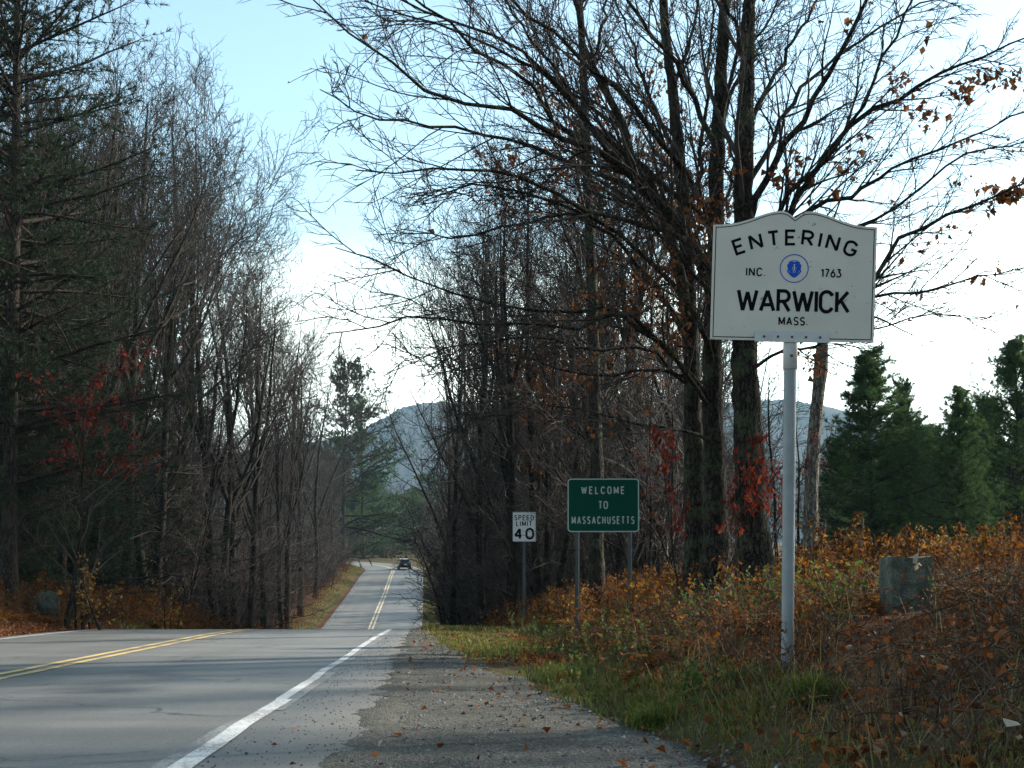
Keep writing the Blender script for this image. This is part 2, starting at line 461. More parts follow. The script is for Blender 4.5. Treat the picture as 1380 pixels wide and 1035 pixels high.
def m_ground():
    m, nt, b = mat_new('ground')
    tc = nd(nt, 'ShaderNodeTexCoord'); v = tc.outputs['Object']
    n1 = noise(nt, 9, 6, 0.7, v); n2 = noise(nt, 0.55, 4, 0.6, v); n3 = noise(nt, 38, 3, 0.7, v)
    litter = ramp(nt, n1.outputs['Fac'], [(0.3, (0.022, 0.014, 0.009)), (0.5, (0.065, 0.033, 0.017)), (0.68, (0.125, 0.06, 0.028))])
    turf = ramp(nt, n3.outputs['Fac'], [(0.3, (0.03, 0.03, 0.012)), (0.7, (0.09, 0.085, 0.036))])
    gm = nd(nt, 'ShaderNodeAttribute'); gm.attribute_name = 'rnd'
    f = nd(nt, 'ShaderNodeMath', operation='MULTIPLY_ADD'); f.inputs[1].default_value = 1.6; f.inputs[2].default_value = -0.95
    nt.links.new(n2.outputs['Fac'], f.inputs[0])
    f2 = nd(nt, 'ShaderNodeMath', operation='ADD', use_clamp=True)
    nt.links.new(f.outputs[0], f2.inputs[0]); nt.links.new(gm.outputs['Fac'], f2.inputs[1])
    f3 = nd(nt, 'ShaderNodeMath', operation='MULTIPLY', use_clamp=True)
    nt.links.new(f2.outputs[0], f3.inputs[0]); nt.links.new(gm.outputs['Fac'], f3.inputs[1])
    nt.links.new(mix(nt, f3.outputs[0], litter.outputs[0], turf.outputs[0]), b.inputs['Base Color'])
    b.inputs['Roughness'].default_value = 0.95; b.inputs['Specular IOR Level'].default_value = 0.1
    bump(nt, b, n1.outputs['Fac'], 0.9, 0.05)
    return m

def w_n(nt, v): return noise(nt, 0.8, 3, 0.6, v)
def m_asphalt():
    m, nt, b = mat_new('asphalt')
    tc = nd(nt, 'ShaderNodeTexCoord'); v = tc.outputs['Object']
    fine = noise(nt, 260, 3, 0.8, v)
    mid = noise(nt, 28, 4, 0.6, v)
    big = noise(nt, 0.35, 4, 0.6, v, stretch=(1.0, 0.55, 1))
    shade_band = noise(nt, 0.9, 4, 0.6, v, stretch=(0.12, 1.6, 1))  # soft tree shadows across the road, painted into the asphalt colour
    c = ramp(nt, fine.outputs['Fac'], [(0.28, (0.089, 0.087, 0.079)), (0.5, (0.147, 0.143, 0.13)), (0.74, (0.236, 0.228, 0.208))])
    g1 = ramp(nt, big.outputs['Fac'], [(0.3, 0.76), (0.7, 1.12)])
    g2 = ramp(nt, shade_band.outputs['Fac'], [(0.36, 0.80), (0.6, 1.06)])
    g3 = ramp(nt, mid.outputs['Fac'], [(0.25, 0.88), (0.75, 1.06)])
    c1 = mix(nt, 1.0, c.outputs[0], g1.outputs[0], 'MULTIPLY')
    c2 = mix(nt, 1.0, c1, g2.outputs[0], 'MULTIPLY')
    c3 = mix(nt, 1.0, c2, g3.outputs[0], 'MULTIPLY')
    # wheel paths and the darker seam between the lanes (lateral position is stored on the mesh)
    lat = nd(nt, 'ShaderNodeMapRange'); lat.inputs['From Min'].default_value = -7.2; lat.inputs['From Max'].default_value = 1.0
    jit = nd(nt, 'ShaderNodeMath', operation='MULTIPLY_ADD'); jit.inputs[1].default_value = 0.5
    nt.links.new(w_n(nt, v).outputs['Fac'], jit.inputs[0]); nt.links.new(rnd_attr(nt), jit.inputs[2])
    nt.links.new(jit.outputs[0], lat.inputs['Value'])
    wp = ramp(nt, lat.outputs[0], [(0.0, 0.86), (0.10, 1.0), (0.18, 1.12), (0.25, 0.98), (0.34, 1.1), (0.44, 0.88), (0.49, 0.86), (0.60, 1.1), (0.68, 0.96), (0.77, 1.12), (0.87, 0.98), (0.94, 0.84), (1.0, 0.7)])
    c3 = mix(nt, 1.0, c3, wp.outputs[0], 'MULTIPLY')
    agg = nd(nt, 'ShaderNodeTexVoronoi'); agg.inputs['Scale'].default_value = 90; nt.links.new(v, agg.inputs['Vector'])
    ag = ramp(nt, agg.outputs['Color'], [(0.15, 0.78), (0.8, 1.08), (0.97, 1.5)])
    c3 = mix(nt, 1.0, c3, ag.outputs[0], 'MULTIPLY')
    # cracks
    w = noise(nt, 1.1, 4, 0.6, v)
    wv = nd(nt, 'ShaderNodeVectorMath', operation='MULTIPLY_ADD')
    nt.links.new(w.outputs['Color'], wv.inputs[0]); wv.inputs[1].default_value = (1.3, 1.3, 0); nt.links.new(v, wv.inputs[2])
    vor = nd(nt, 'ShaderNodeTexVoronoi', feature='DISTANCE_TO_EDGE'); vor.inputs['Scale'].default_value = 0.33
    nt.links.new(wv.outputs[0], vor.inputs['Vector'])
    cr = ramp(nt, vor.outputs['Distance'], [(0.0, 1.0), (0.009, 0.0)])
    crn = noise(nt, 0.4, 2, 0.5, v)
    cm = ramp(nt, crn.outputs['Fac'], [(0.44, 0.0), (0.52, 0.9)])
    cf = nd(nt, 'ShaderNodeMath', operation='MULTIPLY'); nt.links.new(cr.outputs[0], cf.inputs[0]); nt.links.new(cm.outputs[0], cf.inputs[1])
    nt.links.new(mix(nt, cf.outputs[0], c3, (0.03, 0.03, 0.03)), b.inputs['Base Color'])
    b.inputs['Roughness'].default_value = 0.55; b.inputs['Specular IOR Level'].default_value = 0.5
    bump(nt, b, fine.outputs['Fac'], 0.35, 0.006)
    return m

def m_gravel():
    m, nt, b = mat_new('gravel')
    tc = nd(nt, 'ShaderNodeTexCoord'); v = tc.outputs['Object']
    vor = nd(nt, 'ShaderNodeTexVoronoi'); vor.inputs['Scale'].default_value = 75; nt.links.new(v, vor.inputs['Vector'])
    fine = noise(nt, 120, 4, 0.8, v); big = noise(nt, 1.5, 5, 0.65, v); mid = noise(nt, 9, 4, 0.7, v)
    c = ramp(nt, vor.outputs['Color'], [(0.1, (0.06, 0.058, 0.05)), (0.6, (0.14, 0.135, 0.118)), (0.95, (0.23, 0.215, 0.185))])
    g1 = ramp(nt, big.outputs['Fac'], [(0.32, (0.62, 0.62, 0.62)), (0.62, (0.98, 0.96, 0.93))])
    g2 = ramp(nt, mid.outputs['Fac'], [(0.3, 0.72), (0.7, 1.1)])
    g3 = ramp(nt, fine.outputs['Fac'], [(0.3, 0.7), (0.7, 1.15)])
    x = mix(nt, 1.0, c.outputs[0], g1.outputs[0], 'MULTIPLY')
    x = mix(nt, 1.0, x, g2.outputs[0], 'MULTIPLY'); x = mix(nt, 1.0, x, g3.outputs[0], 'MULTIPLY')
    nt.links.new(x, b.inputs['Base Color'])
    b.inputs['Roughness'].default_value = 0.95; b.inputs['Specular IOR Level'].default_value = 0.15
    ad = nd(nt, 'ShaderNodeMath', operation='ADD'); nt.links.new(vor.outputs['Distance'], ad.inputs[0]); nt.links.new(mid.outputs['Fac'], ad.inputs[1])
    bump(nt, b, ad.outputs[0], 0.8, 0.02)
    return m

def m_paint(name, col, worn, wear=0.5, sc=40):
    m, nt, b = mat_new(name)
    n1 = noise(nt, sc, 5, 0.75); n2 = noise(nt, 1.2, 3, 0.6)
    ad = nd(nt, 'ShaderNodeMath', operation='MULTIPLY_ADD'); ad.inputs[1].default_value = 0.55
    nt.links.new(n2.outputs['Fac'], ad.inputs[0]); nt.links.new(n1.outputs['Fac'], ad.inputs[2])
    f = ramp(nt, ad.outputs[0], [(wear - 0.06 + 0.25, 0.0), (wear + 0.10 + 0.25, 1.0)])
    nt.links.new(mix(nt, f.outputs[0], col, worn), b.inputs['Base Color'])
    b.inputs['Roughness'].default_value = 0.7; b.inputs['Specular IOR Level'].default_value = 0.3
    return m

def m_plain(name, col, rough=0.5, metal=0.0, var=0.15, sc=8, spec=0.4, dirt=None, bmp=0.0):
    m, nt, b = mat_new(name)
    n1 = noise(nt, sc, 5, 0.65)
    g = ramp(nt, n1.outputs['Fac'], [(0.3, 1 - var), (0.7, 1.0)])
    c = mix(nt, 1.0, col, g.outputs[0], 'MULTIPLY')
    if dirt:
        n2 = noise(nt, sc * 5, 4, 0.7)
        f = ramp(nt, n2.outputs['Fac'], [(dirt[1], 0.0), (dirt[1] + 0.05, dirt[2])])
        c = mix(nt, f.outputs[0], c, dirt[0])
    nt.links.new(c, b.inputs['Base Color'])
    b.inputs['Roughness'].default_value = rough; b.inputs['Metallic'].default_value = metal
    b.inputs['Specular IOR Level'].default_value = spec
    if bmp: bump(nt, b, n1.outputs['Fac'], bmp, 0.02)
    return m

M['ground'] = m_ground()
M['asphalt'] = m_asphalt()
M['gravel'] = m_gravel()
M['cream_line'] = m_paint('cream_line', (0.55, 0.47, 0.32), (0.2, 0.18, 0.14), 0.55)
M['white_line'] = m_paint('white_line', (0.5, 0.5, 0.48), (0.15, 0.15, 0.148), 0.56)
M['ghost_line'] = m_paint('faded_line', (0.24, 0.237, 0.225), (0.115, 0.117, 0.117), 0.47)
M['yellow_line'] = m_paint('yellow_line', (0.50, 0.36, 0.15), (0.15, 0.13, 0.10), 0.55)
M['sign_white'] = m_plain('sign_white', (0.47, 0.435, 0.38), 0.55, var=0.12, sc=3, dirt=((0.13, 0.12, 0.09), 0.655, 0.85))
M['sign_black'] = m_plain('sign_black', (0.006, 0.006, 0.006), 0.9, var=0.2, spec=0.04)
M['sign_blue'] = m_plain('sign_blue', (0.012, 0.07, 0.38), 0.8, var=0.15, spec=0.1)
M['sign_green'] = m_plain('sign_green', (0.002, 0.048, 0.033), 0.8, var=0.12, sc=2, spec=0.08)
M['sign_letter'] = m_plain('reflective_letter', (0.30, 0.36, 0.32), 0.5, var=0.1)
M['speed_white'] = m_plain('speed_white', (0.46, 0.47, 0.46), 0.5, var=0.1)
M['post_grey'] = m_plain('post_grey', (0.215, 0.235, 0.24), 0.55, 0.0, 0.3, 5, dirt=((0.17, 0.18, 0.18), 0.62, 0.6))
M['post_dark'] = m_plain('post_dark', (0.055, 0.062, 0.063), 0.8, 0.0, 0.3, 6)
M['bracket'] = m_plain('bracket', (0.42, 0.42, 0.41), 0.55, 0.0, 0.2, 10, dirt=((0.2, 0.17, 0.14), 0.66, 0.7))
M['bolt'] = m_plain('bolt', (0.06, 0.05, 0.045), 0.6, 0.4)
M['granite'] = m_plain('granite', (0.15, 0.155, 0.135), 0.95, 0, 0.72, 11, 0.1, dirt=((0.05, 0.062, 0.035), 0.5, 0.75), bmp=1.0)
M['granite_cut'] = m_plain('granite_cut', (0.075, 0.075, 0.065), 0.95, var=0.4)
M['boulder'] = m_plain('boulder', (0.085, 0.09, 0.078), 0.95, 0, 0.7, 6, 0.1, dirt=((0.03, 0.04, 0.02), 0.48, 0.8), bmp=1.0)
M['car_paint'] = m_plain('car_paint', (0.11, 0.10, 0.065), 0.3, 0.35, 0.05, 3, 0.5)
M['car_roof_glare'] = m_plain('car_roof_glare', (0.8, 0.8, 0.78), 0.3, 0.0, 0.05, 3, 0.5)  # white stands in for glare on the roof, put into the colour
M['car_glass'] = m_plain('car_glass', (0.02, 0.025, 0.03), 0.06, 0, 0.05, 3, 0.7)
M['rubber'] = m_plain('rubber', (0.015, 0.015, 0.016), 0.85, var=0.2)
M['chrome'] = m_plain('chrome', (0.6, 0.6, 0.62), 0.25, 0.9, 0.1)
M['tail_lamp'] = m_plain('tail_lamp', (0.28, 0.015, 0.012), 0.25, var=0.05)
M['plate_white'] = m_plain('plate_white', (0.7, 0.7, 0.72), 0.5, var=0.05)
M['hill'] = m_rnd('hill_woods', [(0, (0.014, 0.02, 0.014)), (0.35, (0.03, 0.027, 0.024)), (1, (0.055, 0.047, 0.041))], 0.95, 0.05, 0, 0.4)
#@STRUCTURE
# ------------------------------------------------------------------ ground, road, shoulder, hill
rng = np.random.default_rng(11)

def eg(Y): return np.interp(Y, [0, 6.6, 10, 15, 20, 25, 30, 34], [3.25, 3.1, 2.6, 1.75, 1.2, 0.85, 0.55, 0.35])   # gravel edge

ye = np.concatenate([np.arange(-60, -8, 4), np.arange(-8, 3, 0.5), np.arange(3, 15, 0.16), np.arange(15, 40, 0.32),
                     np.arange(40, 230, 1.1), np.geomspace(231, 4500, 42)])
en = np.concatenate([[-2600, -1500, -900, -500, -300, -190, -120, -80, -58, -44, -34], np.arange(-28, -9, 0.8),
                     np.arange(-9, -6.8, 0.15), [-6.5, -4.8, -3.3, -1.8, -0.6, 0.0], np.arange(0.2, 9, 0.17), np.arange(9.2, 30, 0.8),
                     [33, 38, 46, 58, 80, 120, 190, 300, 500, 900, 1500, 2600]])
EE, YY = np.meshgrid(en, ye)
ZZ = ground_e(EE, YY)
bend = smooth(170, 184, YY) * smooth(330, 260, YY) * (np.abs(EE) < 45)
ZZ = ZZ * (1 - bend) + bend * (ZR(YY) + EYE - 0.09)
XX = EE + xw(YY)
me = grid_mesh('ground', XX, YY, ZZ)
turf = np.where(EE > 0, smooth(-0.2, 0.1, EE - np.maximum(eg(YY), pe(YY) + 0.1)) * smooth(1.1, 0.1, EE - e0(YY)),
                smooth(0.0, 0.3, LEFT_E - 0.3 - EE) * smooth(2.0, 0.6, LEFT_E - EE) * smooth(40, 80, YY))
turf = np.maximum(turf, smooth(180, 190, YY) * 0.9)
me.attributes['rnd'].data.foreach_set('value', turf.astype(np.float32).ravel())
g = link('ground', me, M['ground']); tag(g, kind='structure')

yr = np.concatenate([np.arange(-12, 3, 0.5), np.arange(3, 44, 0.22), np.arange(44, 180, 0.7), np.arange(180, 202, 0.3)])

def road_xy(off, Y):
    """offset from the right edge line, square to the road in the far bend"""
    c = XC(Y); d = (XC(Y + 0.05) - XC(Y - 0.05)) / 0.1
    o = off + 3.4
    w = smooth(162, 182, Y)
    nx, ny = 1 / np.sqrt(1 + d * d), -d / np.sqrt(1 + d * d)
    return c + o * (1 - w + w * nx), Y + o * w * ny

def strip(offs, rows, dz):
    """offs: list of offset arrays (one per column) -> grid"""
    VX, VY = [], []
    for o in offs:
        x, y = road_xy(np.broadcast_to(o, rows.shape), rows); VX.append(x); VY.append(y)
    VX, VY = np.stack(VX, 1), np.stack(VY, 1)
    return VX, VY, ZR(VY) + EYE + dz

edge_w = 0.07 * (fbm(yr * 0.6, yr * 0, 21, 4) - 0.5) * 2
cols = [np.full_like(yr, LEFT_E), -6.8, -5.1, -3.4, -1.7, 0.0, 0.25, pe(yr) + edge_w + 0.12, pe(yr) + edge_w + 0.135]
LAT = np.stack([np.broadcast_to(c_, yr.shape) for c_ in cols], 1)
VX, VY, VZ = strip(cols, yr, 0.0)
VZ[:, -1] -= 0.06
me = grid_mesh('road', VX, VY, VZ); me.attributes['rnd'].data.foreach_set('value', LAT.astype(np.float32).ravel())
road = link('road', me, M['asphalt']); tag(road, kind='structure')

def line(name, off, width, mat, rows=yr, dz=0.004, wob=0.012, seed=1):
    wb = wob * 2 * (fbm(rows * 0.7, rows * 0 + seed, seed) - 0.5) + 0.006 * (vnoise(rows * 5, rows * 0, seed + 3) - 0.5)
    VX, VY, VZ = strip([off - width / 2 + wb, off + width / 2 + wb], rows, dz)
    return link(name, grid_mesh(name, VX, VY, VZ), mat, road)
fresh = yr[(yr > -12) & (yr < 10.6)]
line('edge_line', 0.0, 0.13, M['white_line'], fresh, 0.008, 0.03, 2)
line('edge_line', 0.075, 0.12, M['ghost_line'], yr[(yr >= 9.6) & (yr < 60)], 0.004, 0.02, 3)
line('edge_line', -0.02, 0.10, M['white_line'], yr[(yr >= 10.4) & (yr < 60)], 0.008, 0.03, 4)
line('edge_line', 0.02, 0.12, M['ghost_line'], yr[(yr >= 59)], 0.005, 0.02, 9)
line('edge_line', -0.10, 0.10, M['ghost_line'], yr[(yr < 9.0)], 0.004, 0.03, 5)
line('edge_line', -6.8, 0.11, M['white_line'], yr[yr < 60], 0.006, 0.02, 6)
line('edge_line', -6.8, 0.11, M['ghost_line'], yr[yr >= 59], 0.006, 0.02, 10)
for sg in (-1, 1):
    line('centre_line', -3.40 + sg * 0.125, 0.12, M['yellow_line'], yr[yr < 60], 0.006, 0.02, 7)
    line('centre_line', -3.40 + sg * 0.14, 0.15, M['cream_line'], yr[yr >= 59], 0.006, 0.02, 7)

# gravel pull-off
yg = np.concatenate([np.arange(-10, 3, 0.4), np.arange(3, 33.6, 0.08)])
NG = 54
gc = np.linspace(0, 1, NG) ** 1.15
gb = eg(yg) + 0.22 + 0.35 * (fbm(yg * 0.9, yg * 0, 31, 4) - 0.5) * 2
ga = pe(yg) - 0.62
GE = ga[:, None] * (1 - gc) + np.maximum(gb, ga + 0.15)[:, None] * gc
GY = np.repeat(yg[:, None], NG, 1)
GX = GE + xw(GY)
GZ = ground_e(np.maximum(GE, pe(GY) + 0.10), GY) + 0.024 + 0.02 * (fbm(GX * 5, GY * 5, 41) - 0.5)
edgefall = smooth(0.86, 1.0, gc)[None, :] + 0.6 * (fbm(GX * 2.2, GY * 2.2, 47) - 0.5) * smooth(0.55, 0.8, gc)[None, :]
GZ = GZ - 0.07 * np.clip(edgefall, 0, 1)
# grit washed over the pavement edge: it thins out unevenly towards the line
over = ZR(GY) + EYE + 0.006 + 0.11 * (GE - pe(GY)) + 0.045 * (fbm(GX * 5.0, GY * 3.0, 43, 4) - 0.5)
wq = smooth(0.02, 0.22, GE - pe(GY))
GZ = over * (1 - wq) + GZ * wq
GZ[:, 0] = ZR(GY[:, 0]) + EYE - 0.05
gs = link('gravel_shoulder', grid_mesh('gravel_shoulder', GX, GY, GZ), M['gravel']); tag(gs, kind='structure')

# loose stones
def octa(acc, P, S, rng):
    n = len(P)
    d = np.array([[1, 0, 0], [-1, 0, 0], [0, 1, 0], [0, -1, 0], [0, 0, .75], [0, 0, -.75]])
    v = P[:, None, :] + d[None] * S[:, None, None] * (0.6 + 0.8 * rng.random((n, 6, 1)))
    a = rng.random(n) * 6.28
    t = np.array([[0, 2, 4], [2, 1, 4], [1, 3, 4], [3, 0, 4], [2, 0, 5], [1, 2, 5], [3, 1, 5], [0, 3, 5]])
    acc.add(v.reshape(-1, 3), t=(np.arange(n)[:, None, None] * 6 + t[None]).reshape(-1, 3), r=np.repeat(rng.random(n), 6))
a = Acc(); n = 10000
Y = 4.6 + 26 * rng.random(n) ** 2.0
u = rng.random(n)
E = pe(Y) - 0.05 + u * (eg(Y) + 0.15 - pe(Y))
keep = fbm(E * 2.2 + 5, Y * 1.4, 61) + 0.25 * rng.random(n) > 0.5
Y, E = Y[keep], E[keep]
P = np.stack([E + xw(Y), Y, ground_e(np.maximum(E, pe(Y) + 0.08), Y) + 0.024], 1)
octa(a, P, 0.004 + 0.016 * rng.random(len(P)) ** 3, rng)
# crumbs strewn over the pavement edge
n = 2200; Y = 5 + 20 * rng.random(n) ** 1.6; E = pe(Y) - 0.85 * rng.random(n) ** 2.2
octa(a, np.stack([E + xw(Y), Y, ZR(Y) + EYE + 0.003], 1), 0.003 + 0.007 * rng.random(n) ** 2, rng)
o = link('gravel', a.mesh('gravel', False), M['stone_bits']); tag(o, 'loose grey stones on the gravel pull-off beside the road', 'gravel', kind='stuff')

# far wooded ridge
prof = pchip([-700, -200, 200, 400, 480, 520, 550, 590, 630, 760, 900, 1040, 1090, 1130, 1200, 1300, 1500, 2200],
             [690, 650, 628, 608, 592, 570, 554, 547, 550, 560, 554, 546, 552, 563, 586, 618, 648, 690])
hx = np.concatenate([np.arange(-1500, -320, 16), np.arange(-320, 620, 3.6), np.arange(620, 1700, 16)])
hy = np.concatenate([np.arange(1150, 1900, 13), np.arange(1900, 2500, 60)])
HXX, HYY = np.meshgrid(hx, hy)
pz = (YH - prof(HXX / 1900 * F + CX)) / F * 1900
sh = np.where(HYY < 1900, smooth(1150, 1930, HYY) ** 0.8, smooth(2700, 1900, HYY))
spur = 1 + 0.16 * (fbm(HXX / 130, HYY / 260, 71) - 0.5) * np.sin(np.clip(sh, 0, 1) * np.pi)
crown_b = 4.0 * (np.random.default_rng(5).random(HXX.shape) ** 1.5) * (HYY > 1160)
con = (fbm(HXX / 60, HYY / 120, 77) > 0.56)
HZ = 4 + pz * sh * spur + crown_b + np.where(con, 3.0 * np.random.default_rng(6).random(HXX.shape), 0)
me = grid_mesh('hill', HXX, HYY, HZ)
rr = np.where(con, 0.1, 0.65) + 0.3 * (np.random.default_rng(8).random(HXX.shape) - 0.5)
me.attributes['rnd'].data.foreach_set('value', rr.astype(np.float32).ravel())
o = link('hill', me, M['hill']); tag(o, kind='structure')

# the air: thin haze that turns the far ridge blue
a = Acc(); box(a, 0, 1500, 128, 6400, 6400, 290)
m = bpy.data.materials.new('haze'); m.use_nodes = True
nt = m.node_tree; nt.nodes.clear()
out = nt.nodes.new('ShaderNodeOutputMaterial'); pv = nt.nodes.new('ShaderNodeVolumePrincipled')
pv.inputs['Color'].default_value = (0.50, 0.78, 1.0, 1)
pv.inputs['Density'].default_value = 0.00014
pv.inputs['Anisotropy'].default_value = 0.0
nt.links.new(pv.outputs[0], out.inputs['Volume'])
hz = link('haze', a.mesh('haze', False), m); tag(hz, 'thin blue haze in front of the far ridge', 'haze', kind='stuff')

# ------------------------------------------------------------------ tree builders
def wander(rng, p0, d0, L, k, wig, up=0.0):
    p = [np.array(p0, float)]; d = np.array(d0, float)
    for _ in range(k - 1):
        d = d + wig * rng.normal(size=3) + [0, 0, up]; d /= np.linalg.norm(d)
        p.append(p[-1] + d * L / (k - 1))
    return np.array(p)

def finish_tree(name, label, cat, trunk, crown, bark, twig, leaves=None, leafmat=None, group=None):
    root = thing(name, label, cat, group=group)
    link('trunk', trunk.mesh('trunk'), bark, root)
    link('crown', crown.mesh('crown', True), twig, root)
    if leaves is not None: link('leaves', leaves.mesh('leaves', False), leafmat, root)
    return root

def bare_tree(seed, Ht, r0, leaders=0, spread=38, first=0.3, n1=15, n2=9, n3=6, n4=3, up=0.10, bark='bark_grey', leaf=0, leafmat=None, dead_low=18):
    g = np.random.default_rng(seed)
    tr, cr = Acc(), Acc()
    k = 13
    tp = wander(g, (0, 0, -0.4), (0.03 * g.normal(), 0.03 * g.normal(), 1), Ht + 0.4, k, 0.035, 0.02)
    tt = np.linspace(0, 1, k)
    trr = r0 * (1 - tt) ** 0.85 + 0.015
    trr[0] *= 1.5; trr[1] *= 1.08
    tubes(tr, tp[None], trr[None], 8, 0.05, g)
    mains = [(tp, trr)]
    for q in range(leaders):
        t = 0.28 + 0.28 * g.random(); f = t * (k - 1); j = int(f)
        p0 = tp[j] + (tp[j + 1] - tp[j]) * (f - j)
        az = q * 2.4 + g.random(); a_ = math.radians(14 + 12 * g.random())
        lp = wander(g, p0, (math.sin(a_) * math.cos(az), math.sin(a_) * math.sin(az), math.cos(a_)), Ht * (1 - t) * (0.72 + 0.25 * g.random()), k, 0.06, 0.035)
        lr = (trr[j] * 0.62) * (1 - tt) ** 0.85 + 0.012
        tubes(tr, lp[None], lr[None], 6, 0.04, g)
        mains.append((lp, lr))
    MP = np.stack([m_[0] for m_ in mains]); MR = np.stack([m_[1] for m_ in mains])
    nl = max(6, int(n1 / (1 + 0.45 * leaders)))
    LEN = np.full(len(MP), Ht * 0.40); 
    P1, R1 = grow(g, MP, MR, nl, (first, 0.97), 1.0, spread, 7, 0.010, up, 0.09, 0.5, 0.5, lens=LEN)
    tubes(cr, P1, R1, 5)
    if dead_low:
        Pd, Rd = grow(g, MP[:1], MR[:1], dead_low, (0.05, first + 0.12), 1.0, 70, 6, 0.008, 0.01, 0.14, 0.2, 0.2, lens=[Ht * 0.17])
        tubes(cr, Pd, Rd, 4)
        Pe, Re = grow(g, Pd, Rd, 6, (0.2, 1), 0.5, 45, 4, 0.006, 0, 0.18); tubes(cr, Pe, Re, 3)
        Pe, Re = grow(g, Pe, Re, 3, (0.2, 1), 0.5, 45, 3, 0.005, 0, 0.18); tubes(cr, Pe, Re, 3)
    P2, R2 = grow(g, P1, R1, n2, (0.15, 1.0), 0.46, 42, 6, 0.009, up * 0.9, 0.17, 0.5); tubes(cr, P2, R2, 4)
    P3, R3 = grow(g, P2, R2, n3, (0.1, 1.0), 0.5, 46, 4, 0.0065, up * 0.7, 0.2, 0.45); tubes(cr, P3, R3, 3)
    P4, R4 = grow(g, P3, R3, n4, (0.15, 1.0), 0.55, 46, 3, 0.005, up * 0.4, 0.22, 0.4); tubes(cr, P4, R4, 3)
    lv = None
    if leaf:
        lv = Acc(); tips = P4.reshape(-1, 3); ii = g.integers(0, len(tips), leaf)
        leaf_quads(lv, tips[ii] + 0.05 * g.normal(size=(leaf, 3)), g, 0.12, hang=0.8)
    return tr, cr, lv, M[bark]

def shrub(seed, Ht, stems, n2=9, n3=6, n4=3, leaf=0, leafsize=0.07, spread=0.35, rst=0.022, zmin=None):
    g = np.random.default_rng(seed)
    st, tw = Acc(), Acc()
    S = []
    for q in range(stems):
        az = g.random() * 6.28; a_ = spread * (0.3 + g.random())
        S.append(wander(g, (0.25 * g.normal(), 0.25 * g.normal(), -0.15), (math.sin(a_) * math.cos(az), math.sin(a_) * math.sin(az), math.cos(a_)), Ht * (0.55 + 0.5 * g.random()), 8, 0.07, 0.02))
    P0 = np.stack(S); R0 = np.broadcast_to(rst * (1 - np.linspace(0, 1, 8)) ** 0.8 + 0.005, (stems, 8)) * (0.7 + 0.6 * g.random((stems, 1)))
    tubes(st, P0, R0, 5)
    P2, R2 = grow(g, P0, R0, n2, (0.15, 1), 0.42, 45, 5, 0.007, 0.04, 0.15, 0.5); tubes(tw, P2, R2, 4)
    P3, R3 = grow(g, P2, R2, n3, (0.15, 1), 0.5, 45, 4, 0.0055, 0.03, 0.17, 0.4); tubes(tw, P3, R3, 3)
    P4, R4 = grow(g, P3, R3, n4, (0.15, 1), 0.55, 42, 3, 0.0045, 0.02, 0.17, 0.4); tubes(tw, P4, R4, 3)
    lv = None
    if leaf:
        lv = Acc(); tips = np.concatenate([P4.reshape(-1, 3), P3.reshape(-1, 3)])
        if zmin is not None: tips = tips[tips[:, 2] > zmin]
        ii = g.integers(0, len(tips), leaf)
        leaf_quads(lv, tips[ii] + 0.03 * g.normal(size=(leaf, 3)), g, leafsize, hang=0.5)
    return st, tw, lv

